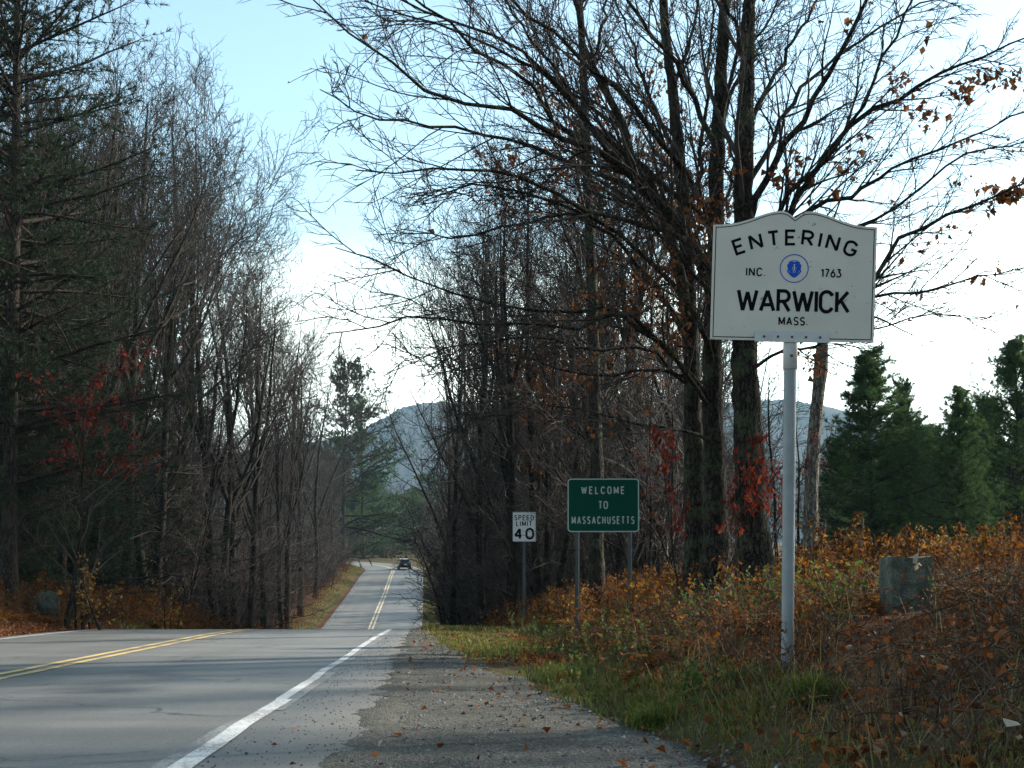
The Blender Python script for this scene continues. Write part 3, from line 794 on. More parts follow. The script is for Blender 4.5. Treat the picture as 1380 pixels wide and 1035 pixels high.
def pine(seed, Ht, r0, Lmax, t0=0.08, gap=0.42, per=6, n2=10, tuft=5, blades=8, shape=0.9, droop=-0.01, blade_l=0.16, blade_w=0.016, sparse=0.0, irregular=0.2, topw=0.25):
    g = np.random.default_rng(seed)
    tr, cr, nd_ = Acc(), Acc(), Acc()
    k = 13
    tp = wander(g, (0, 0, -0.4), (0.015 * g.normal(), 0.015 * g.normal(), 1), Ht + 0.4, k, 0.012, 0.03)
    tt = np.linspace(0, 1, k)
    trr = r0 * (1 - tt) ** 0.9 + 0.012; trr[0] *= 1.35
    tubes(tr, tp[None], trr[None], 8, 0.04, g)
    B = []; BR = []
    z = t0 * Ht
    while z < Ht * 0.985:
        f = np.interp(z, tp[:, 2], np.arange(k)); j = int(min(f, k - 2)); p0 = tp[j] + (tp[j + 1] - tp[j]) * (f - j)
        rel = (z / Ht - t0) / (1 - t0)
        Lw = Lmax * (min(1.0, 0.55 + rel * 3.0) * (1 - rel) ** shape * (1 - topw) + topw * (1 - rel)) + 0.04 * Lmax + 0.25
        a0 = g.random() * 6.28
        nn = per if g.random() > 0.15 else per - 2
        for q in range(nn):
            if g.random() < sparse: continue
            az = a0 + q * 6.283 / nn + 0.35 * g.normal()
            el = math.radians(4 + 52 * rel ** 1.6 + 9 * g.normal())
            L = max(0.25, Lw * (1 + irregular * g.normal()))
            B.append(wander(g, p0 + [0, 0, 0.12 * g.normal()], (math.cos(el) * math.cos(az), math.cos(el) * math.sin(az), math.sin(el)), L, 7, 0.07, droop + 0.03))
            BR.append(max(0.008, 0.012 * L + 0.004) * (1 - np.linspace(0, 1, 7)) ** 0.8 + 0.004)
        z += gap * (0.8 + 0.4 * g.random()) * (1 - 0.35 * rel)
    P1, R1 = np.stack(B), np.stack(BR)
    tubes(cr, P1, R1, 4)
    P2, R2 = grow(g, P1, R1, n2, (0.22, 1.0), 0.42, 48, 4, 0.004, 0.05, 0.12, 0.55, flat=0.75, lmin=0.14); tubes(cr, P2, R2, 3)
    i = np.repeat(np.arange(len(P2)), tuft)
    w = g.random(len(i)) ** 0.7 * 3; j = np.clip(w.astype(int), 0, 2); fr = (w - j)[:, None]
    pos = P2[i, j] * (1 - fr) + P2[i, j + 1] * fr
    T = norm(P2[i, j + 1] - P2[i, j])
    m_ = len(pos)
    ib = np.repeat(np.arange(m_), blades)
    dd = norm(T[ib] * 0.9 + 0.75 * g.normal(size=(len(ib), 3)) + [0, 0, 0.15])
    ll = blade_l * (0.6 + 0.7 * g.random(len(ib)))[:, None]
    side = norm(np.cross(dd, g.normal(size=dd.shape)))
    b0 = pos[ib]
    v = np.stack([b0 - side * blade_w * 0.5, b0 + side * blade_w * 0.5, b0 + dd * ll], 1).reshape(-1, 3)
    rv = np.clip(g.random(m_) * 0.8 + 0.12 * g.normal(size=m_) , 0, 1)
    nd_.add(v, t=np.arange(len(v)).reshape(-1, 3), r=np.repeat(rv, blades * 3))
    return tr, cr, nd_

def pine_thing(name, label, built, needles='needles', group=None):
    tr, cr, n_ = built
    root = thing(name, label, 'tree', group=group)
    link('trunk', tr.mesh('trunk'), M['bark_pine'], root)
    c = link('branches', cr.mesh('branches'), M['bark_pine'], root)
    link('needles', n_.mesh('needles', False), M[needles], root)
    return root

def place(root, X, Y, rz=0.0, sc=1.0, dz=0.0):
    root.location = (X, Y, H1(X, Y) + dz); root.rotation_euler = (0, 0, rz); root.scale = (sc, sc, sc)

# ------------------------------------------------------------------ the big trees behind the town sign
def hero(name, label, seed, trunks, limbs, bark, n2=16, n3=8, n4=3, leaf_spots=(), auto=0, leafn=0, rmin=0.0042):
    """trunks / limbs: lists of (control points in the world, radius at foot, radius at tip)"""
    g = np.random.default_rng(seed)
    tr, cr, lv = Acc(), Acc(), Acc()
    base = np.array(trunks[0][0][0]); bz = H1(base[0], base[1])
    off = np.array([base[0], base[1], bz])
    P0, R0, P1, R1 = [], [], [], []
    K = 64
    for pts, ra, rb in trunks:
        p = resample(np.array(pts) - off, K)
        if pts is trunks[0][0]: p[0, 2] = -0.4
        p[1:] += 0.006 * g.normal(size=(K - 1, 3)) + np.cumsum(0.006 * g.normal(size=(K - 1, 3)), 0)
        s = np.linspace(0, 1, K); r = (ra + (rb - ra) * s ** 0.9) * 0.86
        r = r * (1 + 0.45 * np.exp(-s * 26)) * (1 + 0.03 * g.normal(size=K))
        tubes(tr, p[None], r[None], 22, 0.05, g)
        P0.append(p); R0.append(r)
    K1 = 15
    for pts, ra, rb in limbs:
        p = resample(np.array(pts) - off, K1); p[1:] += 0.03 * g.normal(size=(K1 - 1, 3))
        s = np.linspace(0, 1, K1); r = (ra * 0.72 - rb) * (1 - s ** 0.75) + rb
        tubes(tr, p[None], r[None], 8, 0.04, g)
        P1.append(p); R1.append(r)
    if P1: P1, R1 = np.stack(P1), np.stack(R1)
    else: P1, R1 = np.zeros((0, K1, 3)), np.zeros((0, K1))
    if auto:
        Pa, Ra = grow(g, np.stack(P0), np.stack(R0), auto, (0.36, 0.98), 1.0, 38, K1, 0.008, 0.035, 0.05, 0.45, 0.34, lens=np.full(len(P0), 4.2))
        tubes(cr, Pa, Ra, 5)
        P1, R1 = np.concatenate([P1, Pa]), np.concatenate([R1, Ra])
    P2, R2 = grow(g, P1, R1, n2, (0.10, 0.97), 0.38, 30, 8, rmin * 1.7, 0.02, 0.10, 0.72, 0.5); tubes(cr, P2, R2, 4)
    P3, R3 = grow(g, P2, R2, n3, (0.10, 1.0), 0.44, 36, 5, rmin * 1.25, 0.025, 0.13, 0.45); tubes(cr, P3, R3, 3)
    P4, R4 = grow(g, P3, R3, n4, (0.2, 1.0), 0.55, 38, 4, rmin * 0.85, 0.02, 0.16, 0.35); tubes(cr, P4, R4, 3)
    root = thing(name, label, 'tree', loc=off)
    link('trunk', tr.mesh('trunk'), bark, root)
    link('crown', cr.mesh('crown'), M['twig'], root)
    tips = np.concatenate([P4[:, 1:].reshape(-1, 3), P3[:, 2:].reshape(-1, 3)])
    if len(leaf_spots):
        for (c, rad, n_, sz) in leaf_spots:
            d = np.linalg.norm(tips - (np.array(c) - off), axis=1)
            near = np.where(d < rad)[0]
            if len(near) == 0: continue
            # leaves hang in small sprays: few twigs carry several leaves each
            picks = near[g.integers(0, len(near), max(1, n_ // 4))]
            pp = np.repeat(tips[picks], 6, 0) + 0.06 * g.normal(size=(len(picks) * 6, 3))
            leaf_quads(lv, pp, g, sz * 0.68, hang=1.0)
    if leafn:
        ii = g.integers(0, len(tips), leafn); leaf_quads(lv, tips[ii], g, 0.07, hang=1.0)
    if lv.n: link('leaves', lv.mesh('leaves', False), M['leaf_russet'], root)
    return root

def L(*pts, d0=18.0, d1=17.0):
    n = len(pts); return [PX(p[0], p[1], d0 + (d1 - d0) * i / (n - 1)) for i, p in enumerate(pts)]

# A: trunk right behind the sign
tA = [(L((1019, 800), (1014, 620), (1009, 470), (1010, 340), (1013, 200), (1018, 60), (1026, -90), (1034, -290), d0=17.5, d1=17.5), 0.275, 0.05)]
lA = [
    (L((1012, 290), (1040, 226), (1092, 139), (1138, 60), (1190, -60), (1240, -190), d0=17.5, d1=15.5), 0.085, 0.012),
    (L((1012, 380), (1069, 278), (1138, 185), (1217, 125), (1300, 88), (1390, 50), d0=17.5, d1=16), 0.085, 0.010),
    (L((1012, 440), (1100, 420), (1170, 385), (1226, 315), (1315, 278), (1400, 238), d0=17.5, d1=15.8), 0.085, 0.010),
    (L((1012, 340), (1083, 288), (1157, 260), (1212, 222), (1305, 185), (1395, 143), d0=17.5, d1=18.5), 0.065, 0.009),
    (L((1012, 460), (1060, 432), (1175, 396), (1240, 394), (1324, 371), (1385, 366), d0=17.5, d1=16.6), 0.050, 0.006),
    (L((1012, 500), (1060, 474), (1110, 462), (1180, 446), (1260, 420), (1345, 438), d0=17.5, d1=17), 0.040, 0.005),
    (L((1012, 240), (1060, 150), (1110, 90), (1200, 30), (1300, -20), d0=17.5, d1=19.5), 0.06, 0.010),
    (L((1014, 160), (1050, 90), (1090, 20), (1150, -70), d0=17.5, d1=18.5), 0.055, 0.012),
    (L((1015, 120), (990, 40), (960, -40), (920, -150), d0=17.5, d1=16.5), 0.055, 0.012),
    (L((1010, 480), (990, 440), (960, 400), (900, 330), (850, 260), (800, 210), d0=17.5, d1=15.5), 0.075, 0.010),
    (L((1012, 330), (1075, 250), (1150, 170), (1200, 60), (1250, -40), d0=17.5, d1=15), 0.06, 0.01),
    (L((1014, 420), (1090, 330), (1180, 300), (1290, 215), (1390, 190), d0=17.5, d1=19), 0.06, 0.009),
]
hero('maple_tree', 'big bare maple with its thick trunk right behind the post of the white town sign', 101, tA, lA, M['bark_dark'], auto=5,
     leaf_spots=[(PX(1330, 165, 16.5), 0.75, 70, 0.14), (PX(1290, 180, 17), 0.8, 40, 0.14), (PX(1335, 240, 16.3), 0.45, 60, 0.15), (PX(1130, 255, 17), 0.7, 25, 0.13), (PX(1165, 235, 17.3), 0.6, 16, 0.13),
                 (PX(1330, 310, 16.3), 0.8, 16, 0.15), (PX(1180, 60, 16.5), 1.0, 24, 0.13), (PX(1250, 110, 16.5), 0.8, 20, 0.13), (PX(1030, 270, 17.4), 0.8, 60, 0.14),
                 (PX(1060, 300, 17.4), 0.8, 40, 0.14), (PX(1045, 500, 17.2), 0.7, 40, 0.11), (PX(1270, 360, 16.6), 0.6, 14, 0.14), (PX(1385, 300, 16), 0.8, 16, 0.14)], leafn=110)
# B: middle trunk
tB = [(L((963, 800), (964, 640), (963, 500), (966, 340), (972, 170), (977, 30), (984, -130), (990, -300), d0=18.3, d1=18.3), 0.225, 0.045)]
lB = [
    (L((962, 420), (930, 330), (900, 278), (831, 222), (761, 185), (701, 153), (604, 134), (516, 70), (414, -5), d0=18.3, d1=13.5), 0.105, 0.008),
    (L((962, 480), (950, 350), (880, 305), (790, 283), (687, 236), (600, 232), (480, 240), d0=18.3, d1=14.0), 0.085, 0.007),
    (L((962, 500), (930, 420), (882, 352), (794, 297), (725, 260), (641, 250), (570, 268), d0=18.3, d1=15), 0.07, 0.007),
    (L((962, 560), (920, 492), (864, 445), (813, 417), (725, 420), (613, 394), (539, 366), (451, 330), d0=18.3, d1=14.5), 0.060, 0.006),
    (L((962, 545), (900, 470), (831, 424), (780, 441), (623, 434), (520, 436), (440, 452), d0=18.3, d1=14.0), 0.060, 0.006),
    (L((965, 300), (900, 200), (840, 130), (760, 60), (680, -10), (600, -80), d0=18.3, d1=14.5), 0.075, 0.010),
    (L((968, 220), (930, 120), (880, 50), (820, -30), (740, -130), d0=18.3, d1=16), 0.07, 0.012),
    (L((964, 380), (880, 270), (800, 200), (700, 110), (600, 30), (500, -50), d0=18.3, d1=13.8), 0.08, 0.008),
    (L((966, 320), (870, 230), (780, 150), (690, 60), (560, 10), (470, -40), d0=18.3, d1=15.2), 0.07, 0.008),
    (L((970, 170), (1000, 90), (1040, 20), (1080, -80), d0=18.3, d1=19), 0.05, 0.01),
    (L((966, 330), (985, 250), (1000, 190), (1030, 130), d0=18.3, d1=20), 0.04, 0.008),
    (L((962, 600), (900, 575), (820, 560), (740, 545), (650, 560), (590, 600), d0=18.3, d1=15.5), 0.04, 0.005),
    (L((962, 520), (900, 500), (800, 505), (700, 480), (610, 500), (540, 480), d0=18.3, d1=16.5), 0.04, 0.005),
]
hero('maple_tree', 'bare maple trunk in the middle of the clump, sending long limbs left over the road', 102, tB, lB, M['bark_dark'], n2=17, n3=8, n4=3, auto=4,
     leaf_spots=[(PX(945, 350, 18), 0.9, 110, 0.14), (PX(930, 390, 18), 0.9, 110, 0.14), (PX(880, 420, 17.5), 1.2, 120, 0.12), (PX(840, 430, 17), 1.0, 60, 0.12), (PX(800, 350, 16.5), 1.0, 40, 0.12), (PX(860, 530, 17), 1.2, 40, 0.12)], leafn=40)
# C: left trunk and the leaning one
tC = [(L((940, 805), (936, 640), (932, 500), (924, 340), (912, 190), (898, 60), (884, -100), (872, -280), d0=19.2, d1=19.2), 0.205, 0.04)]
lC = [
    (L((930, 450), (918, 380), (902, 310), (868, 240), (836, 170), (810, 110), (785, 40), (755, -60), (730, -160), d0=19.2, d1=18), 0.15, 0.03),
    (L((930, 470), (880, 380), (830, 320), (770, 290), (700, 300), (620, 320), (540, 310), d0=19.2, d1=15.8), 0.065, 0.006),
    (L((915, 220), (880, 140), (850, 60), (820, -40), d0=19.2, d1=20), 0.06, 0.012),
    (L((905, 120), (930, 60), (945, -20), (960, -120), d0=19.2, d1=20), 0.05, 0.012),
    (L((930, 520), (860, 470), (790, 470), (700, 455), (600, 470), (520, 500), d0=19.2, d1=16.5), 0.05, 0.005),
    (L((868, 240), (800, 180), (740, 100), (650, 60), (540, 20), (440, -30), d0=18.6, d1=15), 0.055, 0.006),
    (L((836, 170), (760, 110), (700, 30), (640, -60), d0=18.3, d1=16.5), 0.05, 0.008),
    (L((800, 80), (820, 0), (835, -90), d0=18.1, d1=19), 0.04, 0.01),
    (L((920, 300), (945, 220), (950, 130), (960, 30), (950, -80), d0=19.2, d1=19.8), 0.06, 0.012),
    (L((880, 270), (790, 230), (700, 190), (600, 175), (500, 160), (430, 120), d0=18.8, d1=14.2), 0.06, 0.006),
]
hero('maple_tree', 'leftmost bare maple trunk of the clump, forked low with one stem leaning left', 103, tC, lC, M['bark_dark'], n2=14, n4=3, auto=4, leafn=90,
     leaf_spots=[(PX(870, 440, 18), 1.3, 120, 0.11), (PX(905, 330, 18.6), 1.0, 60, 0.12)])
# D: slimmer tree further left and behind
tD = [(L((803, 830), (804, 640), (800, 480), (795, 320), (789, 160), (782, 20), (776, -120), (772, -260), d0=26, d1=26), 0.19, 0.04)]
lD = [
    (L((797, 420), (770, 330), (740, 250), (700, 180), d0=26, d1=24.5), 0.06, 0.01),
    (L((794, 330), (820, 240), (850, 160), (870, 90), d0=26, d1=27), 0.06, 0.01),
    (L((800, 500), (750, 420), (690, 370), (620, 340), d0=26, d1=24), 0.055, 0.008),
    (L((800, 560), (850, 500), (890, 450), d0=26, d1=27), 0.045, 0.008),
    (L((790, 220), (760, 130), (730, 40), d0=26, d1=25), 0.05, 0.01),
    (L((802, 600), (740, 560), (680, 540), (610, 545), d0=26, d1=24), 0.04, 0.006),
]
hero('bare_tree', 'tall slim bare tree rising above the green welcome sign', 104, tD, lD, M['bark_dark'], n2=11, n3=6, n4=3, auto=12, rmin=0.0055)
# ------------------------------------------------------------------ single trees with a place of their own
# broken trunk right of the post
tr, cr = Acc(), Acc(); g = np.random.default_rng(7)
pts = L((1092, 730), (1094, 640), (1100, 560), (1106, 500), (1110, 440), (1114, 395), d0=20, d1=20)
bx_, by_ = pts[0][0], pts[0][1]; off = np.array([bx_, by_, H1(bx_, by_)])
p = resample(np.array(pts) - off, 16); p[0, 2] = -0.3
rr_ = np.linspace(0.125, 0.075, 16); rr_[9] *= 1.25; rr_[10] *= 1.2; rr_[-1] = 0.03
tubes(tr, p[None], rr_[None], 9, 0.05, g)
P2, R2 = grow(g, p[None], rr_[None], 6, (0.1, 0.75), 0.12, 50, 5, 0.006, 0.03, 0.14); tubes(cr, P2, R2, 4)
P3, R3 = grow(g, P2, R2, 4, (0.2, 1), 0.5, 45, 4, 0.005, 0.02, 0.14); tubes(cr, P3, R3, 3)
o = finish_tree('dead_tree', 'dead pale tree trunk broken off behind the town sign, right of its post', 'tree', tr, cr, M['bark_pale'], M['twig']); o.location = off
# thin sapling beside it
tr, cr, lv = shrub(71, 5.2, 2, 7, 5, 3, spread=0.08, rst=0.03)
o = finish_tree('sapling', 'thin leafless sapling between the town sign post and the dead trunk', 'tree', tr, cr, M['bark_grey'], M['twig'])
q = PX(1078, 700, 21); place(o, q[0], q[1])

# red-leaved young oaks
def red_oak(label, seed, px, py, Y, Ht, n, size, rz=0.0):
    st, tw, lv = shrub(seed, Ht, 3, 8, 5, 3, leaf=n, leafsize=size, spread=0.3, rst=0.022, zmin=1.1)
    o = thing('oak_sapling', label, 'tree'); link('trunk', st.mesh('trunk'), M['bark_grey'], o); link('crown', tw.mesh('crown'), M['twig_red'], o)
    link('leaves', lv.mesh('leaves', False), M['leaf_red'], o)
    q = PX(px, py, Y); place(o, q[0], q[1], rz); o.scale = (0.62, 0.62, 1.05); return o
red_oak('young oak with bright red leaves growing in front of the big maple trunks', 301, 948, 770, 17.0, 2.5, 620, 0.09)
red_oak('small red-leaved oak behind the maples, close left of the town sign post', 302, 1000, 770, 21.0, 3.3, 320, 0.08, 1.2)

# russet oak that keeps its brown leaves
b_ = bare_tree(401, 14.0, 0.17, 2, 36, 0.3, 14, 8, 5, 3, leaf=7000)
o = finish_tree('oak_tree', 'tall oak full of withered russet leaves behind the slim tree', 'tree', b_[0], b_[1], b_[3], M['twig_red'], b_[2], M['leaf_russet'])
q = PX(862, 800, 36); place(o, q[0], q[1])
o2 = dup(o, (0, 0, 0), 1.7, 0.62, 'small oak with withered russet leaves left of the green welcome sign, over the speed sign')
q = PX(735, 800, 40); o2.location = (q[0], q[1], H1(q[0], q[1]))

# pines right of the town sign
pA = pine_thing('pine_tree', 'young green pine standing alone just right of the dead trunk', pine(501, 9.6, 0.12, 2.3, 0.04, 0.36, 7, 12, 6, 7, 0.78, blade_l=0.2, blade_w=0.022, sparse=0.06, irregular=0.36, topw=0.2))
q = PX(1178, 760, 45); place(pA, q[0], q[1]); pA.scale = (1, 1, (PX(0, 484, 45)[2] - H1(q[0], q[1])) / 9.6)
pB = pine_thing('pine_tree', 'tall dense pine cut off by the right edge of the photo', pine(502, 12.5, 0.2, 4.2, 0.03, 0.44, 6, 17, 6, 7, 0.74, blade_l=0.23, blade_w=0.026, sparse=0.07, irregular=0.36, topw=0.22))
def set_pine(src, px, ytop, Y, hsrc, label, rz, wide=1.0, first=False):
    q = PX(px, 760, Y); z0 = H1(q[0], q[1]); s = (PX(0, ytop, Y)[2] - z0) / hsrc
    if first:
        src.location = (q[0], q[1], z0); src.scale = (s * wide, s * wide, s); src.rotation_euler = (0, 0, rz); src['label'] = label; return src
    return dup(src, (q[0], q[1], z0), rz, (s * wide, s * wide, s), label)
set_pine(pB, 1375, 468, 46, 12.5, 'tall dense pine cut off by the right edge of the photo', 0.3, 1.0, True)
set_pine(pA, 1290, 533, 42, 9.6, 'rounded dark pine left of the tall pine at the right edge', 2.1, 1.0)
set_pine(pA, 1215, 522, 47, 9.6, 'thin pine growing against the right side of the lone young pine', 4.0, 0.75)
set_pine(pA, 1128, 598, 52, 9.6, 'low pine half hidden on the left side of the lone young pine', 5.0, 1.25)
set_pine(pB, 1245, 582, 62, 12.5, 'yellowish broad pine between the lone young pine and the rounded dark pine', 1.0, 1.15)
set_pine(pB, 1320, 545, 60, 12.5, 'broad pine filling the gap behind the rounded dark pine', 2.6, 1.1)
set_pine(pB, 1430, 470, 50, 12.5, 'pine beyond the right edge of the photo', 3.9, 1.0)
for i, (px, yt, Y) in enumerate([(1265, 580, 95), (1205, 590, 100), (1160, 600, 110), (1330, 575, 90), (1390, 560, 85), (1235, 575, 120), (1300, 580, 118)]):
    o = set_pine(pA if i % 2 else pB, px, yt, Y, 9.6 if i % 2 else 12.5, 'pine in the far dark row behind the near pines on the right', i * 1.3, 1.1); o['group'] = 'far pines on the right'

# white pine by the bend, and its neighbours
pC = pine_thing('pine_tree', 'green white pine with layered boughs reaching over the far bend of the road', pine(503, 17, 0.26, 6.2, 0.05, 0.85, 5, 15, 6, 8, 0.55, droop=-0.03, blade_l=0.24, blade_w=0.05, sparse=0.16, irregular=0.35, topw=0.15))
q = PX(489, 760, 207); pC.location = (q[0], q[1], H1(q[0], q[1]))
s = (PX(0, 560, 207)[2] - q[2] + 1.5) / 17; pC.scale = (s, s, s)
o = dup(pC, (0, 0, 0), 2.2, 1.0, 'taller ragged pine behind the layered pine, its dark top against the sky'); q = PX(462, 760, 165); o.location = (q[0], q[1], H1(q[0], q[1])); s = (PX(0, 492, 165)[2] - o.location[2]) / 17; o.scale = (s * 0.85, s * 0.85, s)
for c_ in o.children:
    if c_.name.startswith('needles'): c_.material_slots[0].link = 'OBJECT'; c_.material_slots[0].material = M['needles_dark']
for i, (px, yt, Y) in enumerate([(505, 640, 232), (530, 668, 240), (556, 660, 250), (580, 640, 238), (478, 655, 228), (450, 640, 236), (610, 640, 245)]):
    o = set_pine(pC if i % 2 else pB, px, yt, Y, 17 if i % 2 else 12.5, 'pine closing the view beyond the far bend of the road', i * 1.7, 1.2); o['group'] = 'pines beyond the bend'

# old pine at the left edge
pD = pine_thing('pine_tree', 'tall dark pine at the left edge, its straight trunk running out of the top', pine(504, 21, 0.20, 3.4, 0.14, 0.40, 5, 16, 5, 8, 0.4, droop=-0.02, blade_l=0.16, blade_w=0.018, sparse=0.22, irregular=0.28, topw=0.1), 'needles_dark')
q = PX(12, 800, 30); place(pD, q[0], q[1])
for i, (px, Y, sc_, lb) in enumerate([(-70, 31, 0.9, 'dark pine beyond the left edge of the photo'), (85, 36, 0.62, 'shorter dark pine just right of the tall pine at the left edge'), (150, 47, 0.64, 'dark pine top rising behind the red-leaved sapling at the left')]):
    o = dup(pD, (0, 0, 0), 1.3 + i * 2, sc_, lb); q = PX(px, 800, Y); o.location = (q[0], q[1], H1(q[0], q[1]))
st, tw, lv = shrub(303, 6.8, 3, 9, 5, 3, leaf=1200, leafsize=0.095, spread=0.3, rst=0.04, zmin=3.7)
o = thing('oak_sapling', 'young oak with dull red leaves among the dark pines at the left edge', 'tree'); link('trunk', st.mesh('trunk'), M['bark_grey'], o); link('crown', tw.mesh('crown'), M['twig_red'], o); link('leaves', lv.mesh('leaves', False), M['leaf_red'], o)
q = PX(95, 800, 29.5); place(o, q[0], q[1])
# yellow-leaved sapling on the left bank
st, tw, lv = shrub(304, 1.9, 3, 6, 4, 2, leaf=220, leafsize=0.085, spread=0.25)
o = thing('beech_sapling', 'small sapling with golden leaves at the foot of the left woods', 'tree'); link('trunk', st.mesh('trunk'), M['bark_grey'], o); link('crown', tw.mesh('crown'), M['twig'], o); link('leaves', lv.mesh('leaves', False), M['leaf_yellow'], o)
q = PX(138, 820, 28.5); place(o, q[0], q[1])
o = dup(o, (0, 0, 0), 2.0, 0.8, 'small sapling with golden leaves deeper in the left woods, right of the first'); q = PX(228, 815, 33); o.location = (q[0], q[1], H1(q[0], q[1]))

# leaning dead trunk
tr = Acc(); g = np.random.default_rng(9)
pts = [PX(88, 792, 29.0), PX(135, 742, 29.6), PX(180, 690, 30.2), PX(235, 612, 31.0), PX(262, 560, 31.6)]
off = np.array([pts[0][0], pts[0][1], H1(pts[0][0], pts[0][1])])
p = resample(np.array(pts) - off, 12); p[0, 2] = -0.1
tubes(tr, p[None], np.linspace(0.075, 0.03, 12)[None], 8, 0.06, g)
cr = Acc(); P2, R2 = grow(g, p[None], np.linspace(0.075, 0.03, 12)[None], 6, (0.3, 1), 0.2, 45, 5, 0.007, 0, 0.15); tubes(cr, P2, R2, 4)
o = finish_tree('leaning_tree', 'dead thin tree leaning to the right across the left woods', 'tree', tr, cr, M['bark_dark'], M['twig']); o.location = off

# ------------------------------------------------------------------ the woods on both sides
protos = []
specs = [(601, 16.5, 0.17, 3, 36, 0.30, 16, 9, 6, 3), (602, 15.0, 0.15, 2, 36, 0.34, 15, 9, 6, 3), (603, 17.5, 0.18, 4, 33, 0.28, 17, 8, 6, 3),
         (604, 14.0, 0.12, 0, 42, 0.32, 18, 9, 6, 3), (605, 15.5, 0.14, 1, 40, 0.36, 16, 9, 6, 3)]
for sd, h_, r_, ld, sp, fi, n1, n2, n3, n4 in specs:
    b_ = bare_tree(sd, h_, r_, ld, sp, fi, n1, n2, n3, n4)
    protos.append([finish_tree('bare_tree', 'bare grey-brown tree in the woods', 'tree', b_[0], b_[1], b_[3], M['twig']), h_, False])
sprotos = []
for sd, h_, st_ in [(701, 4.2, 8), (702, 3.2, 9), (703, 5.5, 6)]:
    b_ = shrub(sd, h_, st_, 11, 6, 4)
    sprotos.append([finish_tree('bare_shrub', 'leafless shrub in the understorey', 'shrub', b_[0], b_[1], M['bark_grey'], M['twig_red']), h_, False])
for r_ in sprotos:
    for c_ in r_[0].children:
        if c_.name.startswith('trunk'): c_.name = 'stems'

G = np.random.default_rng(77)
def take(pool, k, X, Y, rz, sc, label, group, dz=0.0):
    pr = pool[k % len(pool)]
    z = H1(X, Y) + dz
    if not pr[2]:
        o = pr[0]; pr[2] = True
        o.location = (X, Y, z); o.rotation_euler = (0, 0, rz); o.scale = (sc,) * 3; o['label'] = label; o['group'] = group
    else:
        o = dup(pr[0], (X, Y, z), rz, sc, label, group, tilt=(0.03 * G.normal(), 0.03 * G.normal()))
    return o

placed = []
def ok(X, Y, d):
    for (a_, b__) in placed:
        if (a_ - X) ** 2 + (b__ - Y) ** 2 < d * d: return False
    placed.append((X, Y)); return True
def pxof(X, Y): return CX + F * X / Y

# trees whose tops make the skyline
for i, (px, Y, yt) in enumerate([(165, 43, 165), (200, 45, 140), (238, 41, 128), (258, 48, 175), (240, 55, 170), (278, 50, 245), (290, 56, 285), (305, 64, 310), (335, 70, 370), (358, 76, 415),
                                 (385, 88, 440), (405, 100, 480), (425, 116, 510), (120, 40, 190), (262, 62, 235), (215, 60, 160), (392, 80, 480), (320, 66, 360)]):
    X = (px - CX) / F * Y; X = min(X, float(xw(Y)) + LEFT_E - (3.2 if Y < 56 else 1.6)); placed.append((X, Y))
    pr = protos[(0, 2, 1, 2, 4)[i % 5]]; need = PX(0, yt, Y)[2] - H1(X, Y)
    take(protos, (0, 2, 1, 2, 4)[i % 5], X, Y, i * 1.9, need / pr[1], 'tall bare tree whose fine crown shows against the sky left of the road', 'tall bare trees of the left skyline')
for i, (px, Y, yt) in enumerate([(650, 52, 330), (610, 62, 400), (690, 44, 290), (596, 82, 490), (730, 40, 250), (628, 76, 430), (668, 62, 330), (760, 50, 300), (600, 100, 520), (830, 52, 280)]):
    X = (px - CX) / F * Y; X = max(X, float(xw(Y)) + 1.9); placed.append((X, Y))
    pr = protos[(2, 0, 4, 1, 3)[i % 5]]; need = PX(0, yt, Y)[2] - H1(X, Y)
    take(protos, (2, 0, 4, 1, 3)[i % 5], X, Y, i * 2.1, need / pr[1], 'tall bare tree whose fine crown shows against the sky right of the road', 'tall bare trees of the right skyline')
# left woods, nearest edge first
k = 0; tries = 0
while k < 105 and tries < 9000:
    tries += 1
    Y = 27 + 165 * G.random() ** 1.35
    l = 2.2 + (2.5 + 0.20 * Y) * G.random() ** 1.2
    if Y < 56: l = max(l, 3.4)
    X = float(xw(Y)) + LEFT_E - l
    if pxof(X, Y) < -110: continue
    if Y > 100 and pxof(X, Y) > 452: continue
    if Y > 170 and pxof(X, Y) > 400: continue
    if not ok(X, Y, 1.3 + 0.010 * Y): continue
    h = G.uniform(13.0, 16.5) * (1.0 if Y > 34 else 0.8)
    # the crowns fall away towards the road at the far end
    pr = protos[k % 5]
    take(protos, k, X, Y, G.random() * 6.28, h / pr[1], 'bare grey-brown tree standing in the dark woods left of the road', 'bare trees of the left woods'); k += 1
nl_ = k; k = 0; tries = 0
while k < 130 and tries < 9000:
    tries += 1
    Y = 27 + 150 * G.random() ** 1.4
    l = 2.0 + (2.5 + 0.18 * Y) * G.random()
    X = float(xw(Y)) + LEFT_E - l
    if pxof(X, Y) < -60 or (Y < 56 and l < 3.2): continue
    sc = G.uniform(1.0, 2.2) * (0.65 if l < 3.8 else 1)
    take(sprotos, k, X, Y, G.random() * 6.28, sc, 'leafless shrub between the trunks of the woods left of the road', 'leafless shrubs of the left woods'); k += 1
for k in range(34):                                    # brush along the far verge
    Y = G.uniform(48, 160); X = float(xw(Y)) + LEFT_E - G.uniform(2.3, 7.0)
    take(sprotos, k, X, Y, G.random() * 6.28, G.uniform(0.9, 1.5), 'leafless shrub between the trunks of the woods left of the road', 'leafless shrubs of the left woods')
